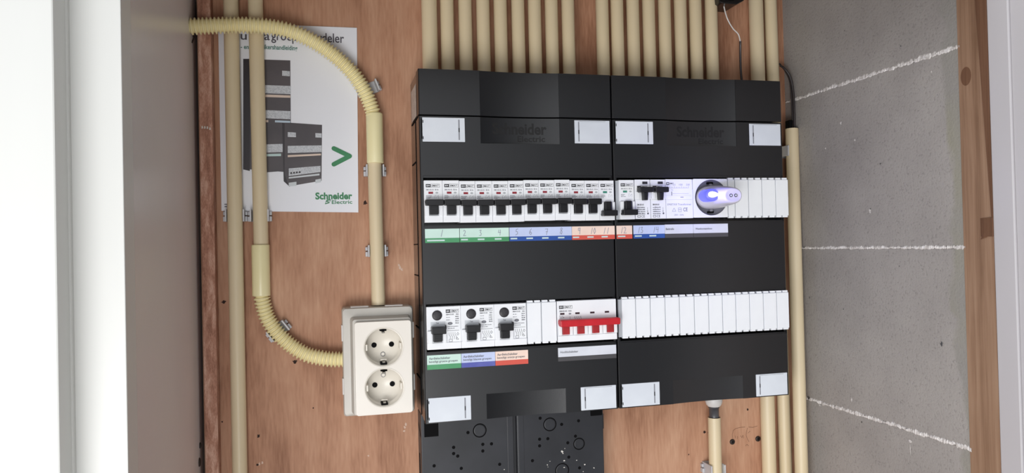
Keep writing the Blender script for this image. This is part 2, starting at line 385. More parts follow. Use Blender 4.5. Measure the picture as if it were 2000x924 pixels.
# rough waney edge of the stud, tapering downwards
zt = at(1903, 0, X=XR - 1); zb = at(1937, 445, X=XR - 1)
g = G(); yr = -313.1
def kz(z): return zt.y + (zb.y - zt.y) * (zt.z - z) / (zt.z - zb.z)
g.add([(XR - 0.6, kz(760), 760), (XR - 2.0, yr, 760), (XR - 0.6, zb.y, zb.z), (XR - 1.6, yr, zb.z), (XR + 3, yr, 760), (XR + 3, yr, zb.z)], [(0, 2, 3, 1), (1, 3, 5, 4)])
a, b, c = at(1914, 468, X=XR - 1.5), at(1938, 425, X=XR - 1.5), at(1930, 462, X=XR - 1.5)
g.prismz([(XR - 0.5, a.y), (XR - 2.2, b.y), (XR + 1, b.y)], c.z, b.z); g.add([(XR - 1, a.y, a.z), (XR - 2, b.y, b.z), (XR - 2, b.y, b.z - 14), (XR - 1, (a.y + b.y) / 2, a.z + 2)], [(0, 1, 2, 3)]); g.build('waney_edge', PINED, st)
g = G()   # knot on the stud
p = at(1884, 150, X=XR)
g.add([(XR - 0.62, max(-312, min(-281, p.y - 2 + math.cos(6.283 * i / 24) * 6)), p.z + math.sin(6.283 * i / 24) * 9) for i in range(24)], [tuple(range(24))[::-1]])
g.build('knot', PINED, st)
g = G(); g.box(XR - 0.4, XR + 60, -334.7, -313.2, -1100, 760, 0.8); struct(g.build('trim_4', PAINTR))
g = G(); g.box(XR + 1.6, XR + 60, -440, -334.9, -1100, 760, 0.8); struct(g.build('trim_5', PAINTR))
g = G(); g.box(XL - 300, XR + 300, -300, 40, 700, 720); struct(g.build('ceiling', PAINT))
g = G(); g.box(XL, XR, -330, -296, 425, 720, 1); struct(g.build('lintel_light_block', PAINT))  # out-of-view lintel, added to keep light off the top of the board
g = G(); g.box(XL - 900, XR + 900, -2500, 40, -1120, -1100); struct(g.build('floor', mat('grey_floor', (150, 145, 140), 0.6, (140, 135, 130), 8)))
# hardwood batten down the left edge of the board
xa = at(393, 462, -18).x; xb = at(419, 462, -18).x
g = G(); g.box(xa, xb, -18, 0, -1100, 760, 1.0); 
hb = struct(g.build('trim_6', HARD))
g = G()
for dx in (395, 400, 405, 410): 
    p = at(dx, 250 + random.uniform(-2, 2), -18.2); g.poly([(p.x - .8, p.z - 1.6), (p.x + .9, p.z - 1.3), (p.x + .6, p.z + 1), (p.x - .5, p.z + 1.4)], -18.3)
g.build('white_fleck', PLAST, hb)
# small screws where batten and left wall meet
for i, (px, py) in enumerate(((390, 870), (389, 903))):
    p = at(px, py, X=XL); q = G(); q.lathe((XL, p.y, p.z), (1, 0, 0), [(0, 3.2), (1, 3.0), (1.6, 1.6)] if i == 0 else [(0, 5.0), (1.0, 4.2)], 14)
    tag(q.build('wall_screw', METALD, org=(XL, p.y, p.z)), ('upper' if i == 0 else 'lower') + ' dark screw head on the left wall beside the hardwood batten', 'screw')
p = at(376, 72, X=XL); q = G(); q.tube([(XL, p.y, p.z + 4), (XL + 1.5, p.y, p.z), (XL + .4, p.y - 6, p.z - 8)], 0.7, 8)
tag(q.build('bent_nail', METALD, org=tuple(p)), 'small dark nail under the corrugated conduit on the left wall', 'nail')

# ------------------------------------------------------------------ conduits
def conduit(cx, cy, r, z0, z1, label, group=None, org=None, mt=CREAM, lean=0, hollow=True, leanx=0, seg=28):
    g = G(); n = 8; pts = [(cx + leanx * (k / n), cy + lean * (k / n), z1 + (z0 - z1) * k / n) for k in range(n + 1)]
    g.tube(pts, r, seg)
    if hollow:
        g.M(1).lathe((cx, cy, z1), (0, 0, 1), [(-0.5, r - 1.2), (0.15, r - 1.2)], 20)
    return tag(g.build('conduit', [mt, BLACKD], org=(cx, cy, z0)), label, 'conduit', group)
TOPZ = 379.6
top = [(824, 856, 9.2), (862, 888, 8), (898, 923, 8), (932, 959, 8), (967, 992, 8), (1001, 1027, 8), (1034, 1059, 8), (1067, 1092, 8), (1099, 1125, 8),
       (1166, 1192, 8), (1197, 1219, 8), (1227, 1251, 8), (1258, 1282, 8), (1289, 1313, 8), (1320, 1344, 8), (1350, 1373, 8), (1381, 1404, 8)]
ordn = ['first', 'second', 'third', 'fourth', 'fifth', 'sixth', 'seventh', 'eighth', 'ninth']
for i, (a, b, r) in enumerate(top):
    A = at(a, 90, -18); B = at(b, 90, -18)
    if i == 0: lab = 'thickest cream conduit at the far left of the bundle above the left enclosure'
    elif i < 9: lab = 'cream conduit, %s from the left in the row above the left enclosure' % ordn[i]
    elif i == 9: lab = 'cream conduit just right of the wide gap, above the seam of the two enclosures'
    else: lab = 'cream conduit, %s from the left in the row above the right enclosure' % ordn[i - 9]
    cx = (A.x + B.x) / 2
    conduit(cx, -r - 7.5, r - 0.1, TOPZ, 690, lab, 'cream conduits entering the enclosures from above')
# fixings barely showing: small dark marks come as dirt on three conduits
# the three long ones beside the right enclosure
for (ta, tb, ba, bb, r, lab) in ((1466, 1494, 1487, 1517, 9.1, 'thick cream conduit passing behind the right edge of the right enclosure'),
                            (1497, 1523, 1522, 1548, 8.0, 'cream conduit hugging the thick one at the far upper right of the board')):
    T = (at(ta, 90, -12) + at(tb, 90, -12)) / 2; Bm = (at(ba, 850, -12) + at(bb, 850, -12)) / 2
    k = (Bm.x - T.x) / (Bm.z - T.z)
    conduit(T.x + k * (690 - T.z), -r - 1, r, -700, 690, lab, 'cream conduits at the right edge of the board', leanx=k * (-700 - 690), hollow=False)
T = (at(1536, 280, -24) + at(1560, 280, -24)) / 2; Bm = (at(1552, 900, -41) + at(1580, 900, -41)) / 2; Bm.x = min(Bm.x, T.x)
ZT = at(1548, 254, -16).z; k = (Bm.x - T.x) / (Bm.z - T.z)
conduit(T.x - .6, -24, 8.1, -700, ZT, 'long cream conduit in the right corner with an open top end', None, leanx=k * (-700 - ZT), lean=-42, hollow=True)
RCX, RCZ = T.x, ZT
# short one with the cable gland under the right enclosure
A = at(1384, 860, -16); B = at(1408, 860, -16); gx = (A.x + B.x) / 2; zt = at(1396, 815, -16).z
conduit(gx, -16, 8, -700, zt, 'cream conduit rising to a dark cable gland under the right enclosure')
t = thing('cable_gland', 'white and dark grey cable gland under the right enclosure', 'cable gland', (gx, -16, zt))
g = G(); g.lathe((gx, -16, 0), (0, 0, 1), [(zt + 0.2, 6.2), (zt + 12, 6.0), (zt + 12.2, 7.0), (zt + 14, 7.0)], 24); g.build('dark_sleeve', GLANDD, t)
z2 = at(1399, 788, -20).z
g = G(); g.lathe((gx, -16, 0), (0, 0, 1), [(zt + 14, 7.5), (z2 - 2, 9.5), (z2 + 2, 10.8), (z2 + 6, 10.8), (z2+12, 9)], 24); g.build('white_nut', GLANDW, t)

# left pair
A, B = at(440, 250, -10), at(470, 250, -10); x1 = (A.x + B.x) / 2
A2, B2 = at(457, 880, -10), at(485, 880, -10)
conduit(x1, -9.6, 8, -700, 690, 'long cream conduit down the left of the board, over the manual', None, hollow=False, leanx=1.0)
A, B = at(486, 250, -10), at(515, 250, -10); x2 = (A.x + B.x) / 2
zs1 = at(509, 478, -10).z; zs0 = at(511, 578, -10).z
conduit(x2 + .6, -9.6, 8, zs1 - 8, 690, 'cream conduit over the manual ending in an ivory sleeve', None, hollow=False, leanx=2.2)
xs = (at(493, 520, -10).x + at(526, 520, -10).x) / 2
def sleeve(x, z0, z1, label):
    g = G(); g.lathe((x, -10.5, z0), (0, 0, 1), [(0, 8.6), (0.01, 9.3), (1, 9.6), (z1 - z0 - 1, 9.6), (z1 - z0, 9.3), (z1 - z0 + .01, 8.2)], 36)
    return tag(g.build('coupling_sleeve', IVSLV, org=(x, -10.5, z0)), label, 'conduit coupling', 'ivory coupling sleeves')
sleeve(xs, zs0, zs1, 'ivory coupling sleeve below the manual, above the lower corrugated bend')
xm = (at(717, 270, -10).x + at(747, 270, -10).x) / 2; zm1 = at(731, 222, -10).z; zm0 = at(733, 319, -10).z
sleeve(xm, zm0, zm1, 'ivory coupling sleeve right of the manual, under the upper corrugated bend')
xc = (at(721, 400, -10).x + at(747, 400, -10).x) / 2
conduit(xc - .6, -9.8, 7.9, 122.5, zm0 + 8, 'short cream conduit dropping into the top of the double socket', None, hollow=False, leanx=1.2)

# corrugated conduit
def spline(pts, step):
    P = [Vector(p) for p in pts]; out = []
    P = [P[0] * 2 - P[1]] + P + [P[-1] * 2 - P[-2]]
    for i in range(1, len(P) - 2):
        for k in range(40):
            t = k / 40; a, b, c, d = P[i - 1], P[i], P[i + 1], P[i + 2]
            out.append(0.5 * ((2 * b) + (c - a) * t + (2 * a - 5 * b + 4 * c - d) * t * t + (3 * b - a - 3 * c + d) * t ** 3))
    out.append(P[-2]); res = [out[0]]; acc = 0
    for a, b in zip(out, out[1:]):
        L = (b - a).length; 
        while acc + L >= step:
            f = (step - acc) / L; a = a.lerp(b, f); res.append(a.copy()); L = (b - a).length; acc = 0
        acc += L
    return res
def flex(pts, label, ro=9.0, ri=6.7, pitch=3.95):
    n = 8; res = spline(pts, pitch / n); rad = []
    for i in range(len(res)):
        ph = (i % n) / n; s_ = 0.5 + 0.5 * math.cos(2 * math.pi * ph); s_ = min(1, max(0, (s_ - 0.25) / 0.5)); rad.append(ri + (ro - ri) * s_)
    g = G(); g.tube(res, 0, 24, rad)
    return tag(g.build('corrugated_conduit', IVORY, org=tuple(res[0])), label, 'flexible conduit', 'corrugated bends')
def P(px, py, Y): return tuple(at(px, py, Y))
s0 = at(370, 51, X=XL)
flex([(XL - 6, -30.5, s0.z + .5), (XL + 1, -30.5, s0.z + .5), P(420, 50, -30), P(465, 49, -28.5), P(512, 51, -27.5), P(560, 59, -25), P(605, 77, -20), P(650, 106, -15), P(688, 142, -12), P(713, 180, -11), P(726, 212, -11), (xm, -10.5, zm1 - 6)],
     'upper corrugated ivory bend running from the left wall over the manual')
flex([(xs, -10.5, zs0 + 5), P(513, 590, -10.5), P(522, 620, -10.5), P(540, 648, -10.5), P(566, 673, -11), P(598, 692, -12), P(632, 700, -13), P(655, 702, -13), (at(668, 702, -13).x + 2, -13, at(668, 702, -13).z)],
     'lower corrugated ivory bend curving into the left side of the double socket')

# conduit clips
def clip(x, z, label, ang=0, wdt=16.5, ylen=13, h=13.5, depth=-11, both=True):
    t = thing('conduit_clip', label, 'conduit clip', (x, 0, z), 'grey conduit clips')
    xf = Matrix.Translation((x, 0, z)) @ Matrix.Rotation(math.radians(ang), 4, 'Y')
    g = G(); w2 = wdt / 2
    g.box(-w2, w2, -2.0, 0, -h / 2, h / 2, 0.3, xf=xf); g.build('clip_base', GREYP, t)
    for s_ in (-1, 1):
        g = G(); x0, x1 = sorted((s_ * (w2 + 0.2), s_ * (w2 + 2.0)))
        g.box(x0, x1, -ylen, 0, -h / 2, h / 2, 0.4, xf=xf)
        x0, x1 = sorted((s_ * (w2 + 2.0), s_ * (w2 + 4.6)))
        g.box(x0, x1, -6.5, -0.3, -h / 2 + 0.3, -0.8, 0.5, xf=xf).box(x0, x1, -5, -0.3, 0.4, h / 2 - 2.2, 0.5, xf=xf)
        g.build('clip_jaw', GREYP, t)
    return t
def clip_px(px, py, x, label, **k): return clip(x, at(px, py, -8).z, label, **k)
clip_px(459, 421, x1 + .2, 'grey clip on the leftmost long conduit at the manual lower edge', wdt=16.2)
clip_px(508, 421, x2 + 1.6, 'grey clip on the second conduit at the manual lower edge', wdt=16.2)
clip_px(733, 333, xc, 'grey clip just below the ivory sleeve right of the manual')
clip_px(734, 490, xc + .3, 'grey clip on the short conduit, above the double socket')
q = at(720, 172, -8); clip(q.x, q.z, 'tilted grey clip on the upper corrugated bend', ang=-21 , wdt=18.5)
q = at(543, 646, -8); clip(q.x, q.z, 'tilted grey clip on the lower corrugated bend', ang=-36, wdt=18.5)
q = at(1548, 295, -24); clip(q.x - .6, q.z, 'grey clip near the open top of the right corner conduit', wdt=16.4, ylen=30)
q = at(1393, 915, -12); clip(gx, q.z, 'grey clip at the bottom edge on the conduit below the gland', wdt=16.4, ylen=24)

# cables at the right
g = G(); g.tube(spline([P(1524, 128, -14), P(1532, 134, -20), P(1543, 150, -22), P(1549, 178, -22), P(1551, 215, -23), P(1551.5, 250, -23), (RCX + 2, -24, RCZ - 12)], 3), 1.5, 10)
tag(g.build('black_cable', CABLE, org=P(1524, 128, -14)), 'outer black cable looping into the open corner conduit', 'cable', 'black cables in the right corner')
g = G(); g.tube(spline([P(1522, 124, -10), P(1534, 139, -14), P(1543, 160, -18), P(1546, 195, -20), P(1547.5, 235, -21), (RCX - 1, -21, RCZ - 12)], 3), 1.1, 10)
tag(g.build('black_cable', CABLE, org=P(1522, 124, -10)), 'inner thinner black cable looping into the open corner conduit', 'cable', 'black cables in the right corner')
g = G(); g.box(RCX - 7, RCX - 2, -29, -19, RCZ - 8, RCZ + 11, 1); tag(g.build('cable_stub', BLACKD, org=(RCX - 3, -8, RCZ)), 'dark flat cable end standing in the open corner conduit', 'cable')
g = G(); g.tube(spline([P(1411, -14, -20), P(1413, 8, -22), P(1420, 35, -22), P(1431, 55, -20), P(1442, 67, -18), P(1446, 82, -14)], 2.5), 0.8, 10)
bw = tag(g.build('bell_wire', CABL, org=P(1411, -14, -20)), 'thin glossy bell wire hanging between the conduits at the upper right', 'wire')
g = G(); g.tube(spline([P(1446, 80, -14.5), P(1446, 90, -12), P(1446, 110, -9), P(1447, 140, -7), P(1449, 160, -7)], 2.5), 1.5, 10); g.build('shaded_wire_end', CAB_SHADE, bw, org=P(1411, -14, -20))  # shade on the lower wire beside the conduit, painted as a dark piece
pp = [at(x, y, -30) for x, y in ((1398, -30), (1402, 6), (1408, 8), (1436, 10.5), (1450, 3), (1462, -30))]
g = G(); g.prism([(p.x, p.z) for p in pp], -34, -2, 1.0); g.M(1).box(pp[2].x + 4, pp[3].x - 4, -35, -34, pp[2].z + 4, pp[2].z + 14, 0.3)
tag(g.build('black_junction_box', [BLACKS, BLACKD], org=tuple(pp[2])), 'black box at the top edge where the bell wire comes out', 'junction box')

# ------------------------------------------------------------------ manual
mc = [(at(426, 60, -2).x, at(426, 412, -2).z), (at(700, 415, -2).x, at(700, 415, -2).z), (at(697, 54, -2).x, at(697, 54, -2).z), (at(426, 50, -2).x, at(560, 50, -2).z)]
man = thing('instruction_manual', 'white printed A5 manual tucked behind the two left conduits', 'booklet', (mc[0][0], 0, mc[0][1]))
g = G(); n = 14
y_of = lambda x: -1.5
g.prism(mc, -1.4, -0.9); g.prism([(p[0] + dx, p[1] + dz) for p, (dx, dz) in zip(mc, ((.2, .2), (-.3, .3), (-.3, -.3), (.2, -.3)))], -0.8, -0.3); g.build('cover_page', PAPER, man)
Yp = -1.55; g = G(); mats = [PRDARK, PRDK2, PRLT, PRW, PRO, PRB, PRT]
PQN = [0]
def pq(l, m_, yy=Yp): PQN[0] += 1; g.M(m_).poly(pxs(l, -1.6), Yp - .006 * PQN[0])
pq([(475, 115), (567, 118), (568, 240), (556, 336), (478, 330)], 0)
pq([(475, 115), (488, 115), (488, 334), (475, 331)], 1, Yp - .02)
pq([(515, 240), (556, 238), (556, 334), (516, 337)], 0)
pq([(551, 240), (566, 244), (566, 365), (554, 354)], 1, Yp - .03)
pq([(556, 239), (629, 244), (628, 353), (564, 364), (556, 340)], 0, Yp - .02)
y2 = Yp - .25
pq([(551, 138), (566, 139), (566, 149), (551, 148)], 2, y2)
pq([(516, 166), (568, 168), (568, 184), (516, 182)], 2, y2); pq([(516, 184.5), (567, 186.5), (567, 191), (516, 189.5)], 4, y2)
pq([(516, 215), (567, 217), (567, 233), (516, 231)], 2, y2); pq([(516, 234), (524, 234.5), (524, 239), (516, 238.5)], 4, y2); pq([(537, 235), (567, 236), (567, 240), (537, 239)], 5, y2)
pq([(562, 258), (578, 259), (578, 268), (562, 267.5)], 2, y2); pq([(616, 260), (628, 260.5), (628, 269), (616, 268.5)], 2, y2)
pq([(520, 282), (552, 281), (552, 297), (520, 298)], 2, y2); pq([(519, 301), (549, 300), (549, 305), (519, 305.5)], 6, y2)
pq([(562, 285), (628, 284), (628, 297), (562, 299)], 2, y2); pq([(562, 303), (627, 300), (627, 303.5), (562, 307)], 4, y2)
pq([(564, 329), (626, 324), (626, 336), (564, 344)], 2, y2); pq([(564, 346), (624, 339), (624, 342.5), (564, 349)], 3, y2)
pq([(564, 357), (579, 355), (579, 363), (564, 364)], 3, y2); pq([(616, 351), (627, 349), (627, 356), (616, 358)], 3, y2)
for k in range(4): pq([(566.5 + k * 5.5, 340 - k * .6), (571 + k * 5.5, 339.5 - k * .6), (570 + k * 5.5, 336 - k * .6), (567.5 + k * 5.5, 336.5 - k * .6)], 1, y2 - .02)
g.build('product_picture', mats, man)
g = G()
def ptext(s_, pxa, pxb, pyb, hpx, bold=0, m_=0, slope=None):
    a = at(pxa, pyb, -1.6); b = at(pxb, pyb, -1.6); h = (at(pxa, pyb - hpx, -1.6).z - a.z)
    g.M(m_).text(s_, a.x, b.x, a.z, h, y2, bold=bold, slope=0)
ptext('groepenverdeler', 530, 672, 84, 24, 0.01); ptext('a', 516, 527, 78.5, 12, 0.01); ptext('u', 470, 482, 77.5, 11, 0.01)
ptext('gebruikershandleiding', 492, 581, 98, 12, 0.02, 1); ptext('- en', 470, 486, 95.5, 6, 0.02, 1)
ptext('>', 646, 689, 328, 44, 0.0, 3) if False else None
g.M(2).stroke(pxs([(652, 290), (683, 305), (652, 321)], -1.6), 5.2, y2)
ptext('Schneider', 616, 688, 390, 14, 0.035, 2); ptext('Electric', 648, 688, 398.5, 7.2, 0.012, 2)
g.M(2).stroke(pxs([(645.5, 390.5), (639, 391), (637, 393.5), (641, 394), (641.5, 396.5), (635.5, 398)], -1.6), 1.0, y2 - .01)
g.M(2).stroke(pxs([(645.5, 390.5), (643, 396.5), (635.5, 398), (637, 392.5), (645.5, 390.5)], -1.6), .5, y2)
for yy in (400, 404.5): g.M(0).quad(at(438.5, yy, -1.6).x, at(444, yy, -1.6).x, at(440, yy, -1.6).z, at(440, yy - 1.6, -1.6).z, y2)
g.build('printed_text', [TXT, GREENT, GREEN, GREEN], man)

# ------------------------------------------------------------------ double wall socket
sx0, sx1 = -303.6, -225.2; sz0, sz1 = 1.5, 121.5
sk = thing('double_wall_socket', 'ivory surface mounted double earthed socket on a grey back box', 'power socket', (sx0, 0, sz0))
def rrect(x0, x1, z0, z1, r, n=5):
    out = []
    for cx, cz, a0 in ((x1 - r, z1 - r, 0), (x0 + r, z1 - r, 90), (x0 + r, z0 + r, 180), (x1 - r, z0 + r, 270)):
        for k in range(n + 1): a = math.radians(a0 + 90 * k / n); out.append((cx + r * math.cos(a), cz + r * math.sin(a)))
    return out
def loft(g, outs, cap=True):
    g.rings([[(p[0], y, p[1]) for p in o] for o, y in outs][::1], cap, False)
g = G()
loft(g, [(rrect(sx0, sx1, sz0, sz1, 3.5), 0), (rrect(sx0, sx1, sz0, sz1, 3.5), -25), (rrect(sx0 + 1, sx1 - 1, sz0 + 1, sz1 - 1, 4), -27.5), (rrect(sx0 + 8.5, sx1 - 3.5, sz0 + 3, sz1 - 9.5, 3.5), -29),
         (rrect(sx0 + 11, sx1 - 4, sz0 + 3.5, sz1 - 12, 3), -40.5), (rrect(sx0 + 17, sx1 - 8, sz0 + 8, sz1 - 18, 3), -40.6)], False)
g.build('back_box', SOCKG, sk)
LUG = mat('lug', (224, 220, 216), 0.4)
for zc in (94, 35):
    for s_, xx in ((-1, sx0), (1, sx1)):
        g = G(); g.box(xx - 0.9, xx + 0.9, -27.6, -14, zc - 9, zc + 9, 0.5); g.build('cable_entry_lug', LUG, sk)
for xc_ in (-290 + 6, -246): g = G(); g.box(xc_ - 10, xc_ + 10, -24, -10, sz1 - 0.6, sz1 + 1.3, 0.5); g.build('cable_entry_lug', LUG, sk)
# front plate with two round openings
px0, px1, pz0, pz1 = -290.8, -229.3, 5.2, 107.0
cxs = (px0 + px1) / 2 + .2; czs = (78.6, 34.3); RR = 20.6
def plate(name, x0, x1, z0, z1, holes, y0, y1, mt, parent, rc=2.5, bev=0.6):
    c = bpy.data.curves.new('p', 'CURVE'); c.dimensions = '2D'; c.fill_mode = 'BOTH'; c.extrude = (y1 - y0) / 2000 - bev / 1000; c.bevel_depth = bev / 1000; c.bevel_resolution = 2
    for o in [rrect(x0 + bev, x1 - bev, z0 + bev, z1 - bev, rc)] + [[(hx + (hr + bev) * math.cos(t), hz + (hr + bev) * math.sin(t)) for t in [2 * math.pi * i / 64 for i in range(64)]] for hx, hz, hr in holes]:
        sp = c.splines.new('POLY'); sp.points.add(len(o) - 1); sp.use_cyclic_u = True
        for p_, q_ in zip(sp.points, o): p_.co = (q_[0] / 1000, q_[1] / 1000, 0, 1)
    ob = bpy.data.objects.new('p', c); COL.objects.link(ob); dg = bpy.context.evaluated_depsgraph_get(); dg.update()
    me = bpy.data.meshes.new_from_object(ob.evaluated_get(dg))
    vs = [(v.co.x * 1000, (y0 + y1) / 2 - v.co.z * 1000, v.co.y * 1000) for v in me.vertices]; fs = [tuple(p_.vertices) for p_ in me.polygons]
    bpy.data.objects.remove(ob); bpy.data.meshes.remove(me)
    q = G(); q.add(vs, fs); return q.build(name, mt, parent)
plate('front_plate', px0, px1, pz0, pz1, [(cxs, z, RR) for z in czs], -46, -40.6, SOCKW, sk)
for zi, cz in enumerate(czs):
    g = G(); g.lathe((cxs, -46, cz), (0, 1, 0), [(0.4, RR + 0.1), (1.0, RR - .6), (15, RR - 1.2), (15.01, 0.05)], 48, cap=False)
    g.lathe((cxs, -46, cz), (0, 1, 0), [(-.25, RR + 1.3), (-.3, RR + .9), (.4, RR + .1)], 48, cap=False)
    # centre ridge, flat sides
    g.box(cxs - RR + 1, cxs - RR + 3.2, -44, -31, cz - 3.4, cz + 3.4, 0.4).box(cxs + RR - 3.2, cxs + RR - 1, -44, -31, cz - 3.4, cz + 3.4, 0.4)
    rc_ = g.build('socket_recess', SOCKIN, sk)
    for s_ in (-1, 1):
        g = G(); g.lathe((cxs + s_ * 9.6, -31.2, cz + 1.0), (0, -1, 0), [(0, 2.9), (.3, 2.9)], 20); g.build('pin_hole', BLACKD, rc_)
    for s_ in (-1, 1):
        g = G(); zc = cz + s_ * 17.3
        g.M(1).box(cxs - 3.6, cxs + 3.6, -43, -31.2, min(zc, zc + s_ * 2.4), max(zc, zc + s_ * 2.4), 0.2)
        g.M(0).box(cxs - 1.6, cxs + 1.6, -44.3, -33, zc - 1.2 - s_, zc + .6 - s_, 0.3)
        g.M(2).box(cxs - 3.4, cxs + 3.4, -41, -40, zc - .6 - s_ * 3, zc + .6 - s_ * 3, .2) if s_ < 0 else None
        g.build('earth_contact', [EARTH, BLACKD, SOCKIN], rc_)
    zz = cz - 9.5 if zi == 0 else cz + 11.5
    g = G(); g.lathe((cxs, -31.1, zz), (0, -1, 0), [(0, 2.7), (.6, 2.5), (.7, 2.2)], 20); g.M(1).lathe((cxs, -31.85, zz), (0, -1, 0), [(0, 1.5), (.1, 1.5)], 16); g.build('screw_head', [METAL, SOCKIN], rc_)

# ------------------------------------------------------------------ meter board under the left enclosure
mb = thing('meter_board', 'black plastic meter board with knock-outs below the left enclosure', 'meter board', (-110, 0, -300))
g = G(); g.box(-219, -112.0, -30, 0, -420, -1.5, 1.0); g.box(-107.5, -0.5, -30, 0, -420, -1.5, 1.0); g.box(-112, -107.5, -22, 0, -420, -1.5)
g.box(-119.5, -112.2, -31.0, -29, -420, -2.0, .5); g.box(-106, -99.5, -30.6, -29, -420, -2.0, .3)
g.M(1).box(-215.5, -199.5, -30.9, -29.5, -27.5, -1.5, .2).box(-16.5, -2.0, -30.9, -29.5, -19, -1.5, .2)
g.M(0).box(-0.6, 0.8, -28, -2, -36, -18, .3)
g.build('board_plate', [BLKM, BLACKD], mb)
for px, py, r in ((937, 841, 7.4), (1074, 829, 7.4), (1131, 867, 6.5), (1098, 919, 8)):
    p = at(px, py, -30.1); c = (p.x, -30, p.z)
    g = G(); g.M(0).lathe(c, (0, -1, 0), [(-.05, r + .7), (.06, r + .7), (.06, r - .5), (.05, r - .5)], 36, cap=False)
    g.M(1).lathe(c, (0, -1, 0), [(0, r - .6), (.12, r - .7), (.12, r - 1.5), (.1, .05)], 36, cap=False)
    g.build('knock_out', [BLACKD, BLKM], mb)
for px, py in ((914, 845), (886, 874), (886, 886), (894, 891), (943, 868), (960, 867), (943, 881), (848, 910), (901, 915), (976, 907), (1055, 817), (1097, 829), (1130, 822), (1054, 858), (1070, 857), (1054, 871), (1109, 865), (1124, 852), (1111, 893), (1040, 900), (1132, 914)):
    g = G(); p = at(px, py, -30.1); g.lathe((p.x, -30, p.z), (0, -1, 0), [(0, 1.9), (.08, 1.9)], 16); g.build('drilled_hole', BLACKD, mb)
g = G()
for px, py, r in ((1098, 882, 2.2), (1099.5, 886, 1.0), (1102, 900, 1.3), (1142, 907, 1.4), (1126, 899, 1), (1069, 908, .8), (1074, 901, .6), (985, 917, .9), (1160, 914, 1.1), (1103, 876, .7), (1102, 913, 1.0), (1139, 921, .7), (1070, 912, .6)):
    p = at(px, py, -30.3); g.prism([(p.x + math.cos(6.283 * k / 7) * r * random.uniform(.4, 1.1), p.z + math.sin(6.283 * k / 7) * r * random.uniform(.3, .9)) for k in range(7)], -30.9, -30)
tag(g.build('plaster_crumbs', PLAST), 'white plaster specks stuck on the right half of the meter board', 'plaster crumbs', kind='stuff')
g = G()   # dark slots in the side of the board
g.box(-219.4, -218.9, -14, -10, -75, -50); g.add([(-219.3, -26, -26), (-219.3, -8, -14), (-219.3, -8, -18), (-219.3, -26, -30)], [(0, 1, 2, 3)]); g.build('side_slot', BLACKD, mb)

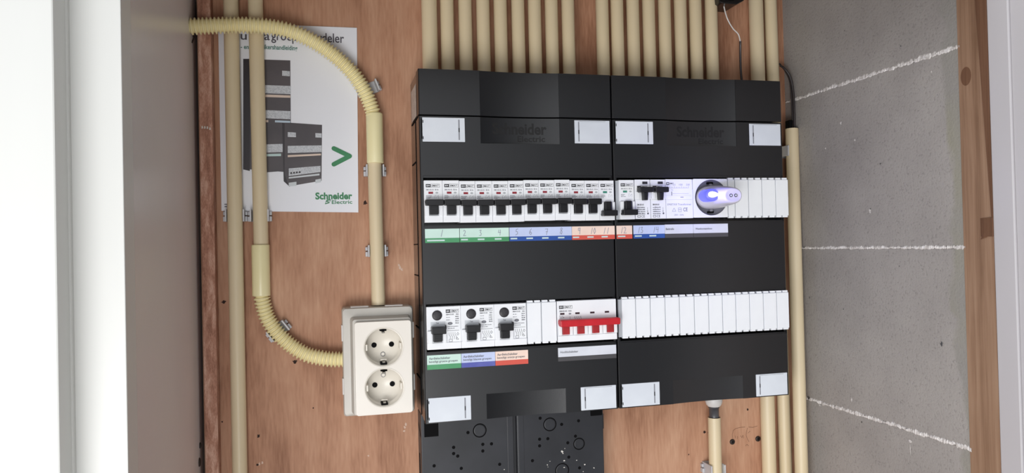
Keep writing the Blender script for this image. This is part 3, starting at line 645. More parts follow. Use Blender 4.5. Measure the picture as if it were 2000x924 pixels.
# ------------------------------------------------------------------ enclosures
def concave(x0, x1, yf, dep, n=60, off=0.5):
    out = []
    for k in range(n + 1):
        t = k / n; out.append((x0 + (x1 - x0) * t, yf + off + dep * 4 * t * (1 - t)))
    return out
def enclosure(X0, X1, label, dep):
    e = thing('distribution_enclosure', label, 'distribution board', ((X0 + X1) / 2, 0, 0), 'black distribution enclosures')
    g = G(); g.box(X0 + 0.4, X1 - 0.4, -61, 0, 0.3, 378.6, 0.8)
    g.box(X0 + 0.3, X0 + 2.6, -77, -60, 0.3, 327.6).box(X1 - 2.6, X1 - 0.3, -77, -60, 0.3, 327.6)
    g.build('back_box', BLACKS, e)
    i0, i1 = X0 + 66.8, X0 + 157.2
    # terminal cap
    g = G(); g.prismz([(X0, -61)] + [(X0, -79.0), (X0 + 1.0, -80.0), (i0, -80)] + concave(i0, i1, -80, dep) + [(i1, -80), (X1 - 1, -80), (X1, -79.0), (X1, -61)], 329.4, 378.6)
    g.build('terminal_cap', BLACKF, e)
    # main cover
    g = G()
    L = [(X0, -74), (X0, -79.2), (X0 + .8, -80), (i0, -80)]; Rr = [(i1, -80), (X1 - .8, -80), (X1, -79.2), (X1, -74)]
    g.prismz(L + concave(i0, i1, -80, dep, off=.7) + Rr, 299.0, 327.8)
    g.prismz(L + concave(i0, i1, -80, dep, off=.7) + Rr, -1.0, 26.3)
    flat = [(X0, -74), (X0, -79.2), (X0 + .8, -80), (X1 - .8, -80), (X1, -79.2), (X1, -74)]
    g.prismz(flat, 264.0, 299.0); g.prismz(flat, 128.5, 208.8); g.prismz(flat, 26.3, 73.5)
    for za, zb in ((208.8, 264), (73.5, 128.5)):
        g.prismz([(X0, -74), (X0, -79.2), (X0 + .8, -80), (X0 + 3, -80), (X0 + 3, -74)], za, zb)
        g.prismz([(X1, -74), (X1, -79.2), (X1 - .8, -80), (X1 - 1.2, -80), (X1 - 1.2, -74)], za, zb)
        g.box(X0 + 3, X1 - 1.2, -79.3, -74, zb - 2.6, zb + .2, .3); g.box(X0 + 3, X1 - 1.2, -79.3, -74, za - .2, za + 1.5, .3)
    g.build('front_cover', BLACKF, e)
    for zc in (300.2, 0.2):
        for side in (0, 1):
            g = G(); hgt = 26; wd = 46 if side == 0 else 42
            a = X0 + 3.4 if side == 0 else X1 - 2.6 - wd
            g.M(0).box(a, a + wd, -81.0, -79.6, zc, zc + hgt, 0.35)
            if side == 0: xl = a + wd - 6.4; g.M(1).box(a - 1.3, a + .2, -80.5, -79.5, zc + 3, zc + hgt - 1.5); g.box(a + .2, a + 1.0, -81.2, -80.5, zc + 20, zc + 23).box(a + .2, a + 1.0, -81.2, -80.5, zc + 2.5, zc + 5.5)
            else: xl = a + 4.8; g.M(1).box(a + wd - 1.2, a + wd + 1.2, -80.6, -79.5, zc + 1.4, zc + hgt - 2)
            g.M(2).box(xl - .7, xl + .7, -81.12, -80.9, zc + 2, zc + hgt - 2, 0.0)
            g.M(3).box(xl - .65, xl + .65, -81.2, -80.9, zc + 10.5, zc + 15)
            g.M(3).box(a + wd, a + wd + .9, -80.6, -79.7, zc + 9, zc + 16) if side == 0 else None
            g.M(2).box(a + wd * .1, a + wd * .88, -81.06, -80.9, zc + hgt - 1.3, zc + hgt - .9) if side else None
            g.build('cover_latch', [CLIPW, BLACKD, INKL, INK], e)
    g = G(); a, b = i0 + 14, i0 + 78.5
    def emb(s_, x0, x1, z, h, b_):
        vs, fs = text_mesh(s_, b_); 
        g.add([(x0 + u * (x1 - x0), -80 + .7 + dep * 4 * ((x0 + u * (x1 - x0) - i0) / (i1 - i0)) * (1 - (x0 + u * (x1 - x0) - i0) / (i1 - i0)) - .12, z + v * h) for u, v in vs], fs)
    emb('Schneider', a, a + 62, 309.5, 13, .03); emb('Electric', a + 28.5, a + 60, 301.6, 6.6, .02)
    g.build('embossed_logo', EMBOSS, e)
    return e
EL = enclosure(-220.0, -0.7, 'left black twelve module enclosure with a full row of breakers', 3.4)
ER = enclosure(0.7, 219.6, 'right black twelve module enclosure holding the glowing blue night light', 3.4)
g = G()   # sticker and slots on the side of the left one
a = at(804.5, 200, X=-220.1); b = at(814.5, 200, X=-220.1)
g.add([(-220.25 , -12, 367), (-220.25, -60, 367), (-220.25, -60, 331), (-220.25, -12, 331)], [(0, 3, 2, 1)]); g.build('side_sticker', STICK, EL)
g = G()
for z in (282, 190, 155, 96, 40): g.box(-220.3, -219.5, -44, -6, z, z + 1.2)
g.box(-220.2, -219.5, -46, -45.2, 2, 328); g.box(-220.3, -219.5, -79, -10, 328, 329.6); g.build('side_slot', BLACKD, EL)

# ------------------------------------------------------------------ modules
YF = -83.0
def logo(g, x, z, s_=1.0, ink=1, w_=15.0):
    h = 3.5 * s_; y = YF - 0.55
    g.M(ink).quad(x, x + 5 * s_, z, z + h, y); g.M(0).text('EM', x + .9 * s_, x + 4.1 * s_, z + h * .28, h * .45, y - .03, bold=.02)
    g.M(ink).frame(x + 5 * s_, x + w_ * s_, z, z + h, 0.28 * s_, y); g.M(ink).text('EMAT', x + 6.1 * s_, x + (w_ - 1.3) * s_, z + h * .22, h * .56, y, shear=.18, bold=.02)
def bars(g, x0, x1, z, n, dz, h, m_, rnd):
    for k in range(n):
        x = x0
        L = x0 + (x1 - x0) * rnd.uniform(.55, 1)
        while x < L:
            wd = rnd.uniform(.5, 1.6); g.M(m_).quad(x, min(x + wd, L), z - k * dz, z - k * dz + h, YF - .55); x += wd + .3
def breaker(name, label, x, z, wd, on=True, indicator=0, group=None, seed=1, H=45.0):
    rnd = random.Random(seed)
    t = thing(name, label, 'circuit breaker', (x, YF, z), group)
    g = G(); W = wd - 0.25
    g.M(0).box(x, x + W, -84.0 + .5, -61.5, z, z + H, .35)
    g.box(x, x + W, -85.0, -83, z, z + 7.4, .4)                      # lower nose
    c0 = x + W / 2 - (4.6 if on else 4.0)
    g.box(x, c0 - .6, -86.2, -83, z + 7.2, z + 20.5, .5); g.box(c0 + 9.9, x + W, -86.2, -83, z + 7.2, z + 20.5, .5)
    if on: g.box(x + .1, x + W - .1, -83.9, -83, z + 21, z + 25, .2)
    g.M(1).quad(c0 - .5, c0 + 9.8, z + 7.5, z + 20, -83.55)
    g.build('body', [WHITEP, mat_g], t)
    g = G(); logo(g, x + 1.9, z + 37.6, 1.0, 1, min(15.0, W - 2.4))
    g.M(3).text('EM1AB-02', x + 2.2, x + 10.4, z + 34.2, 1.7, YF - .55, bold=.02).text('B16', x + 11.6, x + 15.4, z + 34.2, 1.8, YF - .55, bold=.03)
    g.M(4 if indicator == 0 else 5).quad(x + 4.6, x + 9.6, z + 30.6, z + 32.9, YF - .56); g.M(6).disc(x + 13.6, z + 31.8, 1.6, YF - .56, 12, 1.0)
    bars(g, x + 2.0, x + 8.5, z + 28.2, 3, 1.2, .55, 2, rnd)
    g.M(3).stroke([(x + 11.5, z + 25.5), (x + 11.5, z + 29), (x + 13, z + 29)], .22, YF - .55, False).stroke([(x + 15.4, z + 25.5), (x + 15.4, z + 29), (x + 13.8, z + 28)], .22, YF - .55, False).stroke([(x + 13, z + 26), (x + 14, z + 28)], .22, YF - .55, False)
    g.build('print', [WHITEP, INK, INKM, INKL, WIN_R, WIN_G, WIN_GR], t)
    g = G()
    if on:
        g.box(c0, c0 + 9.2, -88.5, -83.5, z + 8.2, z + 19, .6)
        for k in range(3): g.box(c0 + .4, c0 + 8.8, -88.9, -88.4, z + 10 + k * 2.6, z + 10.6 + k * 2.6)
        g.prism(rrect(x + .4, x + W - .1, z + 17.6, z + 24.2, 1.2, 3), -93.5, -84, .8)
    else:
        g.box(c0 + .4, c0 + 8.4, -88.5, -83.5, z + 9, z + 21, .8)
        g.prism(rrect(x + .8, x + W + .6, z + 4.6, z + 11.0, 1.2, 3), -93.5, -84.6, .8)
    g.build('toggle', TOG, t)
    return t
mat_g = mat('module_recess', (214, 218, 224), 0.5)
lx = [832.0, 868.1, 900.6, 931.9, 964.7, 996.0, 1026.2, 1055.5, 1086.3, 1116.3, 1145.2, 1173.1]
xsb = [at(p_, 365, YF).x - 2.2 for p_ in lx] + [-0.9]
dz = [0, 0, -.6, -.6, -.6, -.4, .3, .3, .6, -.3, -.3, -.3]
names = ['1', '2', '2', '3', '4', '5', '6', '7', '8', '9', '10', '11']
descr = ['leftmost white breaker in the upper row, switched on, red indicator', 'second breaker from the left in the upper row, switched on', 'third breaker from the left in the upper row, first of the green trio',
         'fourth breaker from the left in the upper row, middle of the green trio', 'fifth breaker from the left in the upper row, last of the green trio', 'sixth breaker from the left in the upper row, first above the blue label',
         'seventh breaker from the left in the upper row, switched on', 'eighth breaker from the left in the upper row, switched on', 'ninth breaker from the left in the upper row, switched on', 'tenth breaker from the left, first above the orange label, switched on',
         'eleventh breaker from the left, second above the orange label, switched on', 'breaker at the right end of the left enclosure, toggle down, green indicator']
for i in range(12):
    breaker('circuit_breaker', descr[i], xsb[i], 213.3 + dz[i], xsb[i + 1] - xsb[i], on=i < 11, indicator=0 if i < 11 else 1, group='white single breakers of the upper row', seed=i)
# right enclosure, upper row
xb = at(1208.5, 390, YF).x
b12 = breaker('circuit_breaker', 'breaker above the orange 12 label at the left of the right enclosure, toggle down', xb + .6, 213.6, 18.2, on=False, indicator=1, group='white single breakers of the upper row', seed=50)
g = G(); g.box(2.2, xb + .5, -80.5, -61.5, 213.6, 258, .3); g.box(2.2, xb + .4, -80.9, -80.4, 250, 255.5, .2); g.build('side_face', GREYSIDE, b12)
def impulse(x, z, label, seed):
    rnd = random.Random(seed); t = thing('residual_breaker', label, 'circuit breaker', (x, YF, z), 'small black toggle breakers')
    g = G(); W = 18.4; g.box(x, x + W, -83.5, -61.5, z, z + 45, .35); g.box(x, x + W, -84.3, -83, z, z + 22, .4); g.box(x + .6, x + 5.2, -85.5, -83, z + 22.5, z + 31, .5); g.box(x + 12.6, x + W - .2, -85.5, -83, z + 22.5, z + 31, .5); g.build('body', [WHITEP], t)
    g = G(); y = YF - 1.4
    g.M(1).quad(x + 2.6, x + 7.3, z + 35.6, z + 37.8, YF - .55); g.M(1).frame(x + 7.3, x + 15, z + 35.6, z + 37.8, .25, YF - .55); g.text('EMAT', x + 8.3, x + 14.2, z + 36, 1.4, YF - .56, shear=.15, bold=.02)
    g.M(1).box(x + 9.2, x + 15.4, -84.2, -83.4, z + 39.8, z + 42.6, .2)
    g.text('EM1B/0-03', x + 2, x + 10, z + 15.2, 1.9, y, bold=.02)
    for zz, s_ in ((12.3, '0.4(000)'), (9.9, '10000 Isn'), (7.5, 'Un 230V'), (5.1, '6000')):
        g.M(2); bars2(g, x + 2, x + 11.5, z + zz, 1.5, 2, rnd, y)
    g.M(2).text('CE', x + 6.6, x + 11, z + 1.4, 2.8, y, bold=.01).text('KEMA', x + 2, x + 5.8, z + 1.5, 2.5, y, bold=.02) if False else g.M(2).text('CE', x + 6.6, x + 11, z + 1.4, 2.8, y, bold=.01).frame(x + 2, x + 5.8, z + 1.5, z + 4, .5, y)
    g.stroke([(x + 14.6, z + 8), (x + 14.6, z + 13)], .3, y, False).stroke([(x + 13.8, z + 9), (x + 14.6, z + 7.8), (x + 15.4, z + 9)], .3, y, False).disc(x + 15, z + 6, 1.1, y, 12)
    g.build('print', [WHITEP, INK, INKM], t)
    g = G(); g.prism(rrect(x + 2.2, x + W + .2, z + 29.8, z + 35.8, 1.2, 3), -93.5, -84, .8); g.prism([(x + 8.2, z + 21), (x + 13, z + 21), (x + 13.8, z + 30.5), (x + 7.6, z + 30.5)], -90, -83.5, .6); g.build('toggle', TOG, t)
    return t
def bars2(g, x0, x1, z, h, m_, rnd, y):
    x = x0
    while x < x1:
        wd = rnd.uniform(.4, 1.3); g.M(m_).quad(x, min(x + wd, x1), z, z + h * rnd.uniform(.6, 1), y); x += wd + .35
xi = at(1240.5, 400, YF).x
impulse(xi, 214, 'small toggle breaker above the blue 13 label', 3)
impulse(at(1270.5, 400, YF).x + .2, 214, 'small toggle breaker above the blue 14 label, beside the transformer', 4)
# bell transformer
x0 = at(1300.5, 400, YF).x; x1_ = at(1353, 400, YF).x
t = thing('bell_transformer', 'white bell transformer module with faint printed symbols, left of the night light', 'transformer', (x0, YF, 214))
g = G(); z = 214; g.box(x0, x1_ - .3, -83.5, -61.5, z, z + 45.4, .4); g.box(x0, x1_ - .3, -84.3, -83, z, z + 22, .4); g.box(x0 + .3, x1_ - 1, -84.0, -83, z + 23, z + 26.5, .3); g.box(x1_ - 1.8, x1_ - .2, -84.2, -83, z + 19, z + 34, .3); g.build('body', WHITEP, t)
g = G(); y = YF - .6; x = x0
g.M(1).frame(x + 1, x + 4.6, z + 38.8, z + 41.8, .7, y).text('EMAT', x + 5.4, x + 10, z + 39.6, 1.7, y, shear=.15, bold=.02)
g.M(3).stroke([(x + 2, z + 35.2), (x + 29, z + 35.2)], .25, y, False)
for k in range(10): g.stroke([(x + 2 + k * 3, z + 35.2), (x + 2 + k * 3, z + (36.6 if k % 3 else 37.6))], .25, y, False)
g.text('0.5', x + 9.2, x + 12.4, z + 38, 2, y).text('100', x + 17, x + 21.4, z + 38, 2, y).text('230', x + 26, x + 30.4, z + 38, 2, y)
g.stroke([(x + 7.5, z + 25.5), (x + 7.5, z + 31)], 1.0, y, False).stroke([(x + 8.5, z + 28.6), (x + 29, z + 28.6)], .25, y, False).text('Vac', x + 6.8, x + 9.4, z + 32.2, 1.6, y).quad(x + 18, x + 22, z + 24.0, z + 24.8, y - .6)
y = YF - 1.4
g.M(3).text('EM0ET/0.8', x + 1.2, x + 13, z + 15, 2.2, y, shear=.12).text('Transformer', x + 14.2, x + 31.5, z + 15, 2.2, y, shear=.12).text('230V ~ 50Hz', x + 9.5, x + 21.5, z + 3, 1.8, y)
g.stroke([(x + 7.2, z + 8), (x + 9.5, z + 12), (x + 11.8, z + 8), (x + 7.2, z + 8)], .35, y, False).stroke([(x + 15, z + 7.5), (x + 15, z + 12), (x + 18.6, z + 12), (x + 18.6, z + 7.5), (x + 15, z + 7.5)], .35, y, False).stroke([(x + 15, z + 10), (x + 18.6, z + 10)], .4, y, False)
g.M(1).text('CE', x + 21.2, x + 26.6, z + 8, 4.2, y)
g.build('print', [WHITEP, INK, INKM, INKL], t)
# DIN socket
x0 = at(1353.5, 400, YF).x; x1_ = at(1420.5, 400, YF).x
t = thing('din_rail_socket', 'white modular socket with a dark grey round recess holding the night light', 'power socket', (x0, YF, 214))
z = 214.4; ccx = at(1388.5, 386, YF).x; ccz = at(1388.5, 386, YF).z; CR = 20.6
plate('faceplate', x0, x1_, z, z + 45.4, [(ccx, ccz, CR)], -84.2, -79.5, WHITEP, t, 1.0, .4)
g = G(); g.box(x0 + .2, x1_ - .2, -79.4, -76.5 + .1, z + .3, z + 1.5); g.build('housing', WHITEP, t)
g = G(); g.lathe((ccx, -84.2, ccz), (0, 1, 0), [(.4, CR + .3), (5, CR - .6), (5.01, .05)], 48, cap=False)
for s_ in (-1, 1): g.M(1).box(ccx - 3.5, ccx + 3.5, -83, -75.4, ccz + s_ * 17 - 1.2, ccz + s_ * 17 + 1.2, .4); g.M(0).box(ccx - 1.8, ccx + 1.8, -84, -75.3, ccz + s_ * 15 - 1.2, ccz + s_ * 15 + 1.2, .5)
g.build('socket_recess', [DISCG, BLACKD], t)
# night light
nl = thing('night_light', 'translucent plug-in night light glowing blue in the upper right row', 'night light', (ccx, -76, ccz))
g = G(); rs = []
def sec(cx, cz, rx, rz, y, n=40, p_=2.3):
    return [(cx + rx * math.copysign(abs(math.cos(a)) ** (2 / p_), math.cos(a)), y, cz + rz * math.copysign(abs(math.sin(a)) ** (2 / p_), math.sin(a))) for a in [2 * math.pi * i / n for i in range(n)]]
for k, (dx, rx, rz, y) in enumerate(((0, 14, 12.2, -75.5), (-.5, 17.6, 13.2, -80), (-.8, 19.0, 13.7, -85), (-.5, 19.0, 13.6, -90), (0.6, 18.4, 13.1, -96), (2.2, 17, 12.3, -102), (4.0, 15.4, 11.3, -108), (6.0, 13.6, 10.3, -113.5), (7.2, 12.2, 9.3, -117.4), (7.6, 11.0, 8.1, -119.2), (7.8, 9.6, 6.8, -119.8), (7.8, 9.0, 6.2, -119.4), (7.8, 4, 3, -119.3))): rs.append(sec(ccx + dx, ccz, rx, rz, y, p_=2.2))
g.rings(rs); g.build('shell', SHEEN, nl)
e0 = (ccx + 7.8, ccz)
for s_ in (-1, 1):
    g = G(); g.lathe((e0[0] + s_ * 3.0, -119.2, e0[1]), (0, -1, 0), [(0, 2.0), (.6, 1.9), (.7, 1.2), (.3, 1.1)], 20, cap=False); g.M(1).lathe((e0[0] + s_ * 3.0, -119.3, e0[1]), (0, -1, 0), [(0, 1.15), (.4, 1.1)], 16); g.build('rivet', [GLANDD, CLIPW], nl)
# LED window in the shell (sits proud of the left front shoulder)
lp = at(1385, 381, -97)
g = G(); rr = []
lx0, lz0 = lp.x - 5.0, lp.z - .5
def drop(s_, y, n=24): 
    return [(lx0 + (8.0 if math.cos(a) > 0 else 5.0) * s_ * math.cos(a) , y - .35 * (s_ * math.cos(a)) * 0, lz0 + 3.3 * s_ * math.sin(a) * (1 - .35 * max(0, math.cos(a)))) for a in [2 * math.pi * i / n for i in range(n)]]
LEDPOS = (lx0, lz0)
g.M(0).rings([drop(1.0, -96), drop(1.0, -113.6), drop(.85, -114.2), drop(.5, -114.4)]); 
g.build('led', LED, nl)
g = G(); g.rings([[(lx0 + 1.2 + q_ * math.cos(a), y_, lz0 - .5 + q_ * .78 * math.sin(a)) for a in [2 * math.pi * i / 32 for i in range(32)]] for q_, y_ in ((9.2, -96), (9.2, -109.6), (8.6, -111.6), (7.4, -112.8), (5, -113.3))]); g.build('led_lens', LEDH, nl)
pl = bpy.data.lights.new('led_glow', 'POINT'); pl.energy = 0.045; pl.color = (0.25, 0.22, 1.0); pl.shadow_soft_size = 0.004
po = bpy.data.objects.new('led_glow', pl); COL.objects.link(po); po.location = (lx0 / 1000 - .002, -0.130, lz0 / 1000 + .001)

# blanking modules
def blank(x, z, wd, label, group, first=True, H=43.0, tabs=(1, 1)):
    t = thing('blanking_module', label, 'blanking plate', (x, YF, z), group)
    g = G(); g.box(x + .55, x + wd - .55, -84.0, -78, z + 1.0, z + 1.0 + H, .35); g.M(1).box(x - .0, x + wd, -82.4, -62, z + .3, z + 1.7 + H, 0.2); g.build('plate', [BLANKW, GREYSIDE], t)
    k = max(1, round(wd / 9))
    for zz in (z + H + 1.3, z - 1.0):
        for j in range(k):
            a = x + (j + .5) * wd / k - 3.5; q = G(); q.box(a + .2, a + 6.8, -82.8, -79.2, zz - .2, zz + 2.2, .3); q.build('snap_tab', BLANKW, t)
    return t
bl = [1421, 1435, 1461.6, 1488, 1514.6, 1539.6]
bn = ['narrow half blanking plate beside the modular socket', 'white blanking plate right of the narrow one at the night light', 'third blanking plate from the night light in the upper row', 'fourth blanking plate from the night light in the upper row', 'blanking plate at the far right end of the upper row']
for i in range(5):
    a = at(bl[i], 390, YF).x; b = at(bl[i + 1], 390, YF).x
    blank(a, 214.6, b - a, bn[i], 'upper row blanking plates')
bl = [1214, 1241.5, 1270, 1299, 1327, 1356, 1384, 1411, 1437, 1464, 1491, 1517, 1541]
on_ = ordn + ['tenth', 'eleventh', 'last']
for i in range(12):
    a = at(bl[i], 615, YF).x; b = at(bl[i + 1], 615, YF).x
    t = blank(a, 79.5, b - a, 'white blanking plate, %s from the left in the lower right row' % on_[i], 'lower right row of blanking plates', H=42.4)
    if i == 0:
        g = G(); g.box(a - 3.4, a, -82.8, -62, 80, 122.8, .3); g.build('side_face', GREYSIDE, t)
a = at(1029, 630, YF).x; b = at(1057.5, 630, YF).x; c = at(1087.5, 630, YF).x
blank(a, 79.3, b - a, 'left blanking plate between the earth leakage breakers and the main switch', 'two plates beside the main switch', H=43)
blank(b, 79.3, c - b, 'right blanking plate touching the main switch', 'two plates beside the main switch', H=43)

# earth leakage breakers
def rcd(x, z, wd, label, seed):
    rnd = random.Random(seed); t = thing('earth_leakage_breaker', label, 'circuit breaker', (x, YF, z), 'earth leakage breakers'); W = wd - .3; H = 45.4
    g = G(); g.M(0).box(x, x + W, -83.5, -61.5, z, z + H, .4); g.box(x, x + W, -84.6, -83, z, z + 7, .4)
    g.box(x + .4, x + 5.6, -86.2, -83, z + 7, z + 20, .5); g.box(x + 16.6, x + 20.6, -86.2, -83, z + 7, z + 24.4, .5)
    g.M(1).quad(x + 4, x + 20, z + 24.8, z + 29.5, -83.56)
    g.build('body', [WHITEP, mat_g], t)
    g = G(); g.M(0).lathe((x + 11.2, -83.4, z + 36.2), (0, -1, 0), [(0, 5.4), (.6, 5.4), (1.2, 4.9), (1.5, 3.5), (1.5, .05)], 32, cap=False); g.build('test_button', mat('test_button_%d' % seed, (58, 56, 60), .45, (40, 38, 42), 900), t)
    g = G(); y = YF - .58
    g.M(2).text('Test', x + 9.8, x + 13, z + 27.2, 1.6, y, bold=.02)
    g.M(1); x2 = x + 20.6
    g.quad(x2, x2 + 4.6, z + 38.4, z + 42.0, y); g.M(0).text('EM', x2 + .9, x2 + 3.8, z + 39.3, 1.7, y - .02, bold=.02)
    g.M(1).frame(x2 + 4.6, x2 + 14, z + 38.4, z + 42.0, .28, y).text('EMAT', x2 + 5.8, x2 + 13, z + 39.2, 2.1, y, shear=.18, bold=.02)
    g.M(2).text('EM4410-00', x2 + .2, x2 + 8.6, z + 35.8, 1.6, y, bold=.02).text('40A', x2 + 10.8, x2 + 14, z + 35.8, 1.6, y, bold=.02)
    for k in range(4): bars2(g, x2 + .4, x2 + 4.6, z + 33.2 - k * 2.7, .9, 3, rnd, y) if k < 2 else None; bars2(g, x2 + 10.2, x2 + 14, z + 33.6 - k * 2.3, 1.3, 2, rnd, y)
    g.M(2).disc(x2 + 4.5, z + 27, 2.6, y, 20, 1.5); g.M(3).disc(x2 + 4.5, z + 27, 2.0, y - .01, 20, 1.0)
    bars2(g, x2 + 1.6, x2 + 13, z + 23.4, .8, 2, rnd, y); bars2(g, x2 + 2, x2 + 9, z + 21.4, .8, 2, rnd, y); g.M(1).quad(x2 + 1, x2 + 14, z + 19.2, z + 19.5, y)
    for k in range(4): g.stroke([(x2 + 3 + k * 2.2, z + 17.5), (x2 + 3 + k * 2.2, z + 15), (x2 + 4.4 + k * 2.2, z + 13), (x2 + 4 + k * 2.2, z + 10)], .3, y, False)
    g.stroke([(x2 + 3, z + 10), (x2 + 6.5, z + 10), (x2 + 6.5, z + 7.6), (x2 + 3, z + 7.6), (x2 + 3, z + 10)], .3, y, False).stroke([(x2 + 11.5, z + 12), (x2 + 13.4, z + 9.6), (x2 + 11, z + 9.6), (x2 + 11.5, z + 12)], .3, y, False).stroke([(x2 + 12.5, z + 17), (x2 + 13.8, z + 15.5), (x2 + 12.5, z + 14), (x2 + 11.4, z + 15.5), (x2 + 12.5, z + 17)], .3, y, False)
    g.build('print', [WHITEP, INK, INKM, INKL], t)
    g = G(); g.box(x + 6.4, x + 15.8, -88.2, -83.5, z + 8.2, z + 18, .6)
    for k in range(4): g.box(x + 6.9, x + 15.3, -88.6, -88.1, z + 9.4 + k * 2, z + 10 + k * 2)
    g.prism(rrect(x + 4.0, x + 19.4, z + 17, z + 24.6, 1.0, 3), -93.5, -84, .8); g.box(x + 19.2, x + 19.9, -92, -84, z + 22, z + 26, .2); g.build('toggle', TOG, t)
re_ = [833.5, 900.5, 965.5, 1028.5]; rl = ['leftmost earth leakage breaker, above its green label', 'middle earth leakage breaker, above its blue label', 'right earth leakage breaker, above its orange label']
for i in range(3):
    a = at(re_[i], 640, YF).x; b = at(re_[i + 1], 630, YF).x; rcd(a, 78.0, b - a, rl[i], i)

# main switch with the red bar
x0 = at(1088.5, 630, YF).x; x1_ = at(1203.5, 620, YF).x; z = 78.4
t = thing('main_switch', 'white four pole main switch with a long red toggle bar', 'main switch', (x0, YF, z))
g = G(); g.box(x0, x1_, -83.5, -61.5, z, z + 45.4, .5); g.box(x0, x1_, -84.6, -83, z, z + 7, .4)
pw = (x1_ - x0) / 4
for k in range(4):
    a = x0 + k * pw; g.box(a + .25, a + 4.4, -87, -83, z + 7.4, z + 20.5, .7); g.box(a + pw - 4.3, a + pw - .25, -87, -83, z + 7.4, z + 20.5, .7)
g.build('body', WHITEP, t)
for k in range(4):
    a = x0 + k * pw; g = G(); g.box(a + 4.6, a + pw - 4.5, -87.4, -83.5, z + 8.4, z + 20, .6); g.build('lever', REDD, t)
g = G(); g.prism(rrect(x0 + .4, x1_ + .8, z + 17.6, z + 25.2, 1.6, 3), -94.5, -85, 1.2); g.build('toggle_bar', RED, t)
g = G(); y = YF - .58; logo(g, x0 + 2.2, z + 36.8, 1.0, 1, 15.5)
g.M(2).text('EM440-00', x0 + 2.6, x0 + 11.4, z + 33.2, 1.9, y, bold=.02).text('100A', x0 + 12.6, x0 + 16.8, z + 33.2, 1.9, y, bold=.02)
rnd = random.Random(9); bars2(g, x0 + 2.4, x0 + 7, z + 28.4, 1.0, 2, rnd, y); bars2(g, x0 + 2.4, x0 + 8, z + 26.6, 1.0, 2, rnd, y)
g.M(3).disc(x0 + 14.8, z + 31, 1.6, y, 14, 1); g.M(1).stroke([(x0 + 14.8, z + 22), (x0 + 14.8, z + 28)], .3, y, False)
for k in range(4):
    xx = x0 + 20.2 + k * 2.3; g.M(2).stroke([(xx + .9, z + 27.6), (xx, z + 27.6), (xx, z + 26.4), (xx + 1, z + 25.6), (xx + .4, z + 25.0)], .35, y, False)
for k, c in enumerate((3.2, 21, 38.6, 56)): g.M(4).quad(x0 + c, x0 + c + 5.2, z + 30.2 + .3 * 0, z + 32.2, y)
g.build('print', [WHITEP, INK, INKM, INKL, WIN_D], t)

# ------------------------------------------------------------------ label strips
def strip(pxa, pxb, row, z0, zb, z1, mats, label, group=None, band=True):
    xa, xb_ = at(pxa, row, -80.3).x, at(pxb, row, -80.3).x
    t = thing('label_strip', label, 'label', (xa, -80, z0), group)
    g = G(); g.M(0).box(xa, xb_, -80.75, -80.02, zb, z1, .1); g.M(1).box(xa, xb_, -80.8, -80.02, z0, zb, .1); g.build('strip', mats, t)
    return t, xa, xb_
def hand(t, items, mt=PENC, wd=.55):
    g = G()
    for s_, cx, cz, h in items:
        D = {'1': [[(0.3, 0), (.7, 1)]], '2': [[(.05, .8), (.3, 1), (.6, .85), (.5, .5), (.05, 0), (.75, .02)]], '3': [[(.05, .95), (.6, 1), (.3, .58), (.65, .4), (.5, .05), (0, .05)]],
             '4': [[(.25, 1), (.05, .5), (.75, .55)], [(.7, 1), (.55, 0)]], '5': [[(.7, 1), (.25, .95), (.15, .6), (.55, .55), (.6, .2), (.05, 0)]], '6': [[(.6, 1), (.15, .6), (.05, .2), (.4, 0), (.65, .25), (.4, .5), (.1, .35)]],
             '7': [[(.05, .95), (.75, 1), (.35, 0)], [(.2, .5), (.7, .5)]], '8': [[(.7, .9), (.35, 1), (.2, .75), (.6, .4), (.4, 0), (.05, .2), (.3, .55), (.65, .8)]], '9': [[(.6, .95), (.15, .95), (.1, .6), (.5, .55), (.65, 1), (.5, 0)]],
             '0': [[(.4, 1), (.05, .5), (.25, 0), (.6, .4), (.4, 1)]]}
        n = len(s_); 
        for i, ch in enumerate(s_):
            ox = cx + (i - n / 2) * h * .62
            for l in D[ch]: g.stroke([(ox + u * h * .62, cz + v * h) for u, v in l], wd, -80.85)
    g.build('handwriting', mt, t)
def marks(t, xs_, z, wd=7.5, h=1.6):
    g = G()
    for x in xs_: g.quad(x, x + wd, z, z + h, -80.86)
    g.build('printed_mark', LMK, t)
Z0, ZB, Z1 = 191.6, 196.6, 206.6
X = lambda p_: at(p_, 455, -80.3).x
t, a, b = strip(830, 897, 457, Z0, ZB, Z1, [LG, LGB], 'green label strip with handwritten 1 under the first two breakers'); hand(t, [('1', X(863), 198.3, 7)]); marks(t, [a + 2], 193.3, 19, 1.6)
t, a, b = strip(898, 994, 457, Z0, ZB, Z1, [LG, LGB], 'green label strip with handwritten 2, 3 and 4'); hand(t, [('2', X(908), 198.6, 6), ('3', X(939), 198.3, 6), ('4', X(976), 198.3, 6)]); marks(t, [a + 1.2, a + 19.5, a + 38.5], 193.6)
t, a, b = strip(995, 1116.5, 455, Z0, ZB, Z1, [LB, LBB], 'long blue label strip with four handwritten numbers on the left enclosure'); hand(t, [('5', X(1010), 198.3, 6.5), ('6', X(1037), 198.3, 6.5), ('7', X(1068), 198, 6.5), ('8', X(1097), 198.3, 7)]); marks(t, [a + 1, a + 19, a + 37, a + 55.5], 193.6)
t, a, b = strip(1117, 1200.5, 455, Z0, ZB, Z1, [LO, LOB], 'orange label strip with handwritten 9, 10 and 11'); hand(t, [('9', X(1132), 198, 7), ('10', X(1159), 198, 6.5), ('11', X(1184), 198, 6.5)]); marks(t, [a + .8, a + 18, a + 35], 193.6)
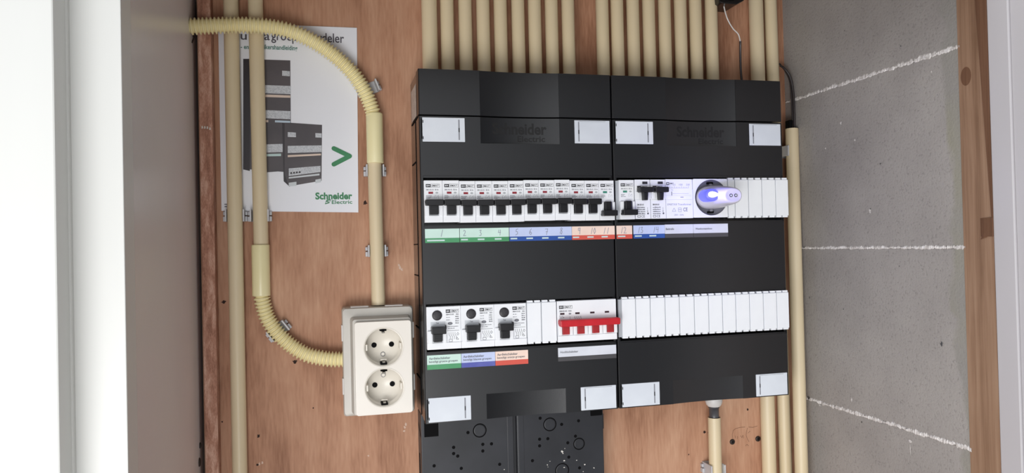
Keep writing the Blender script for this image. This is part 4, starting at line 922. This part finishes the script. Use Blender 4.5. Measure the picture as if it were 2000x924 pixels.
t, a, b = strip(1204, 1234.5, 452, Z0, ZB, Z1, [LO, LOB], 'single orange label with handwritten 12 on the right enclosure'); hand(t, [('12', X(1218), 198, 6.8)]); marks(t, [a + 1.5], 193.6, 9)
t, a, b = strip(1237, 1298, 452, Z0, ZB, Z1, [LB, LBB], 'short blue label strip with two handwritten numbers on the right enclosure'); hand(t, [('13', X(1251), 198, 6.5), ('14', X(1281), 198, 6.5)]); marks(t, [a + 1.5, a + 19.5], 193.6, 8.5)
t, a, b = strip(1298.3, 1353.5, 448, Z0, ZB - .3, Z1 + .4, [LW, LWB], 'white label reading Beltrafo under the bell transformer')
g = G(); g.text('Beltrafo', a + 1.2, a + 11.5, 200.6, 2.5, -80.86, bold=.02); g.build('printed_text', INKM, t)
t, a, b = strip(1354, 1421.5, 446, Z0, ZB - .3, Z1 + .4, [LW, LWB], 'white label reading Wandcontactdoos under the modular socket')
g = G(); g.text('Wandcontactdoos', a + 2.5, a + 24, 200.4, 2.2, -80.86, bold=.02); g.build('printed_text', INKM, t)
Z0, ZB, Z1 = 56.4, 61.6, 71.6
for pa, pb, mats, lab, word in ((834, 900.5, [LG, LGB], 'green label about green groups under the left earth leakage breaker', 'groene'), (901.2, 967, [LB, LBV], 'blue label about blue groups under the middle earth leakage breaker', 'blauwe'), (967.6, 1031.5, [LO, LOB], 'orange label about orange groups under the right earth leakage breaker', 'oranje')):
    t, a, b = strip(pa, pb, 703, Z0, ZB, Z1, mats, lab)
    g = G(); g.text('Aardlekschakelaar', a + 2, a + 25, 67.0, 2.5, -80.86, bold=.015).text('beveiligt %s groepen' % word, a + 2, a + 33, 63.0, 2.9, -80.86, bold=.015); g.build('printed_text', INKM, t)
t, a, b = strip(1090, 1203.5, 690, Z0 + .2, ZB - .2, Z1, [LW, LWB], 'long white label reading Hoofdschakelaar under the red main switch')
g = G(); g.text('Hoofdschakelaar', a + 2.5, a + 23.5, 65.6, 2.3, -80.86, bold=.015); g.build('printed_text', INKM, t)
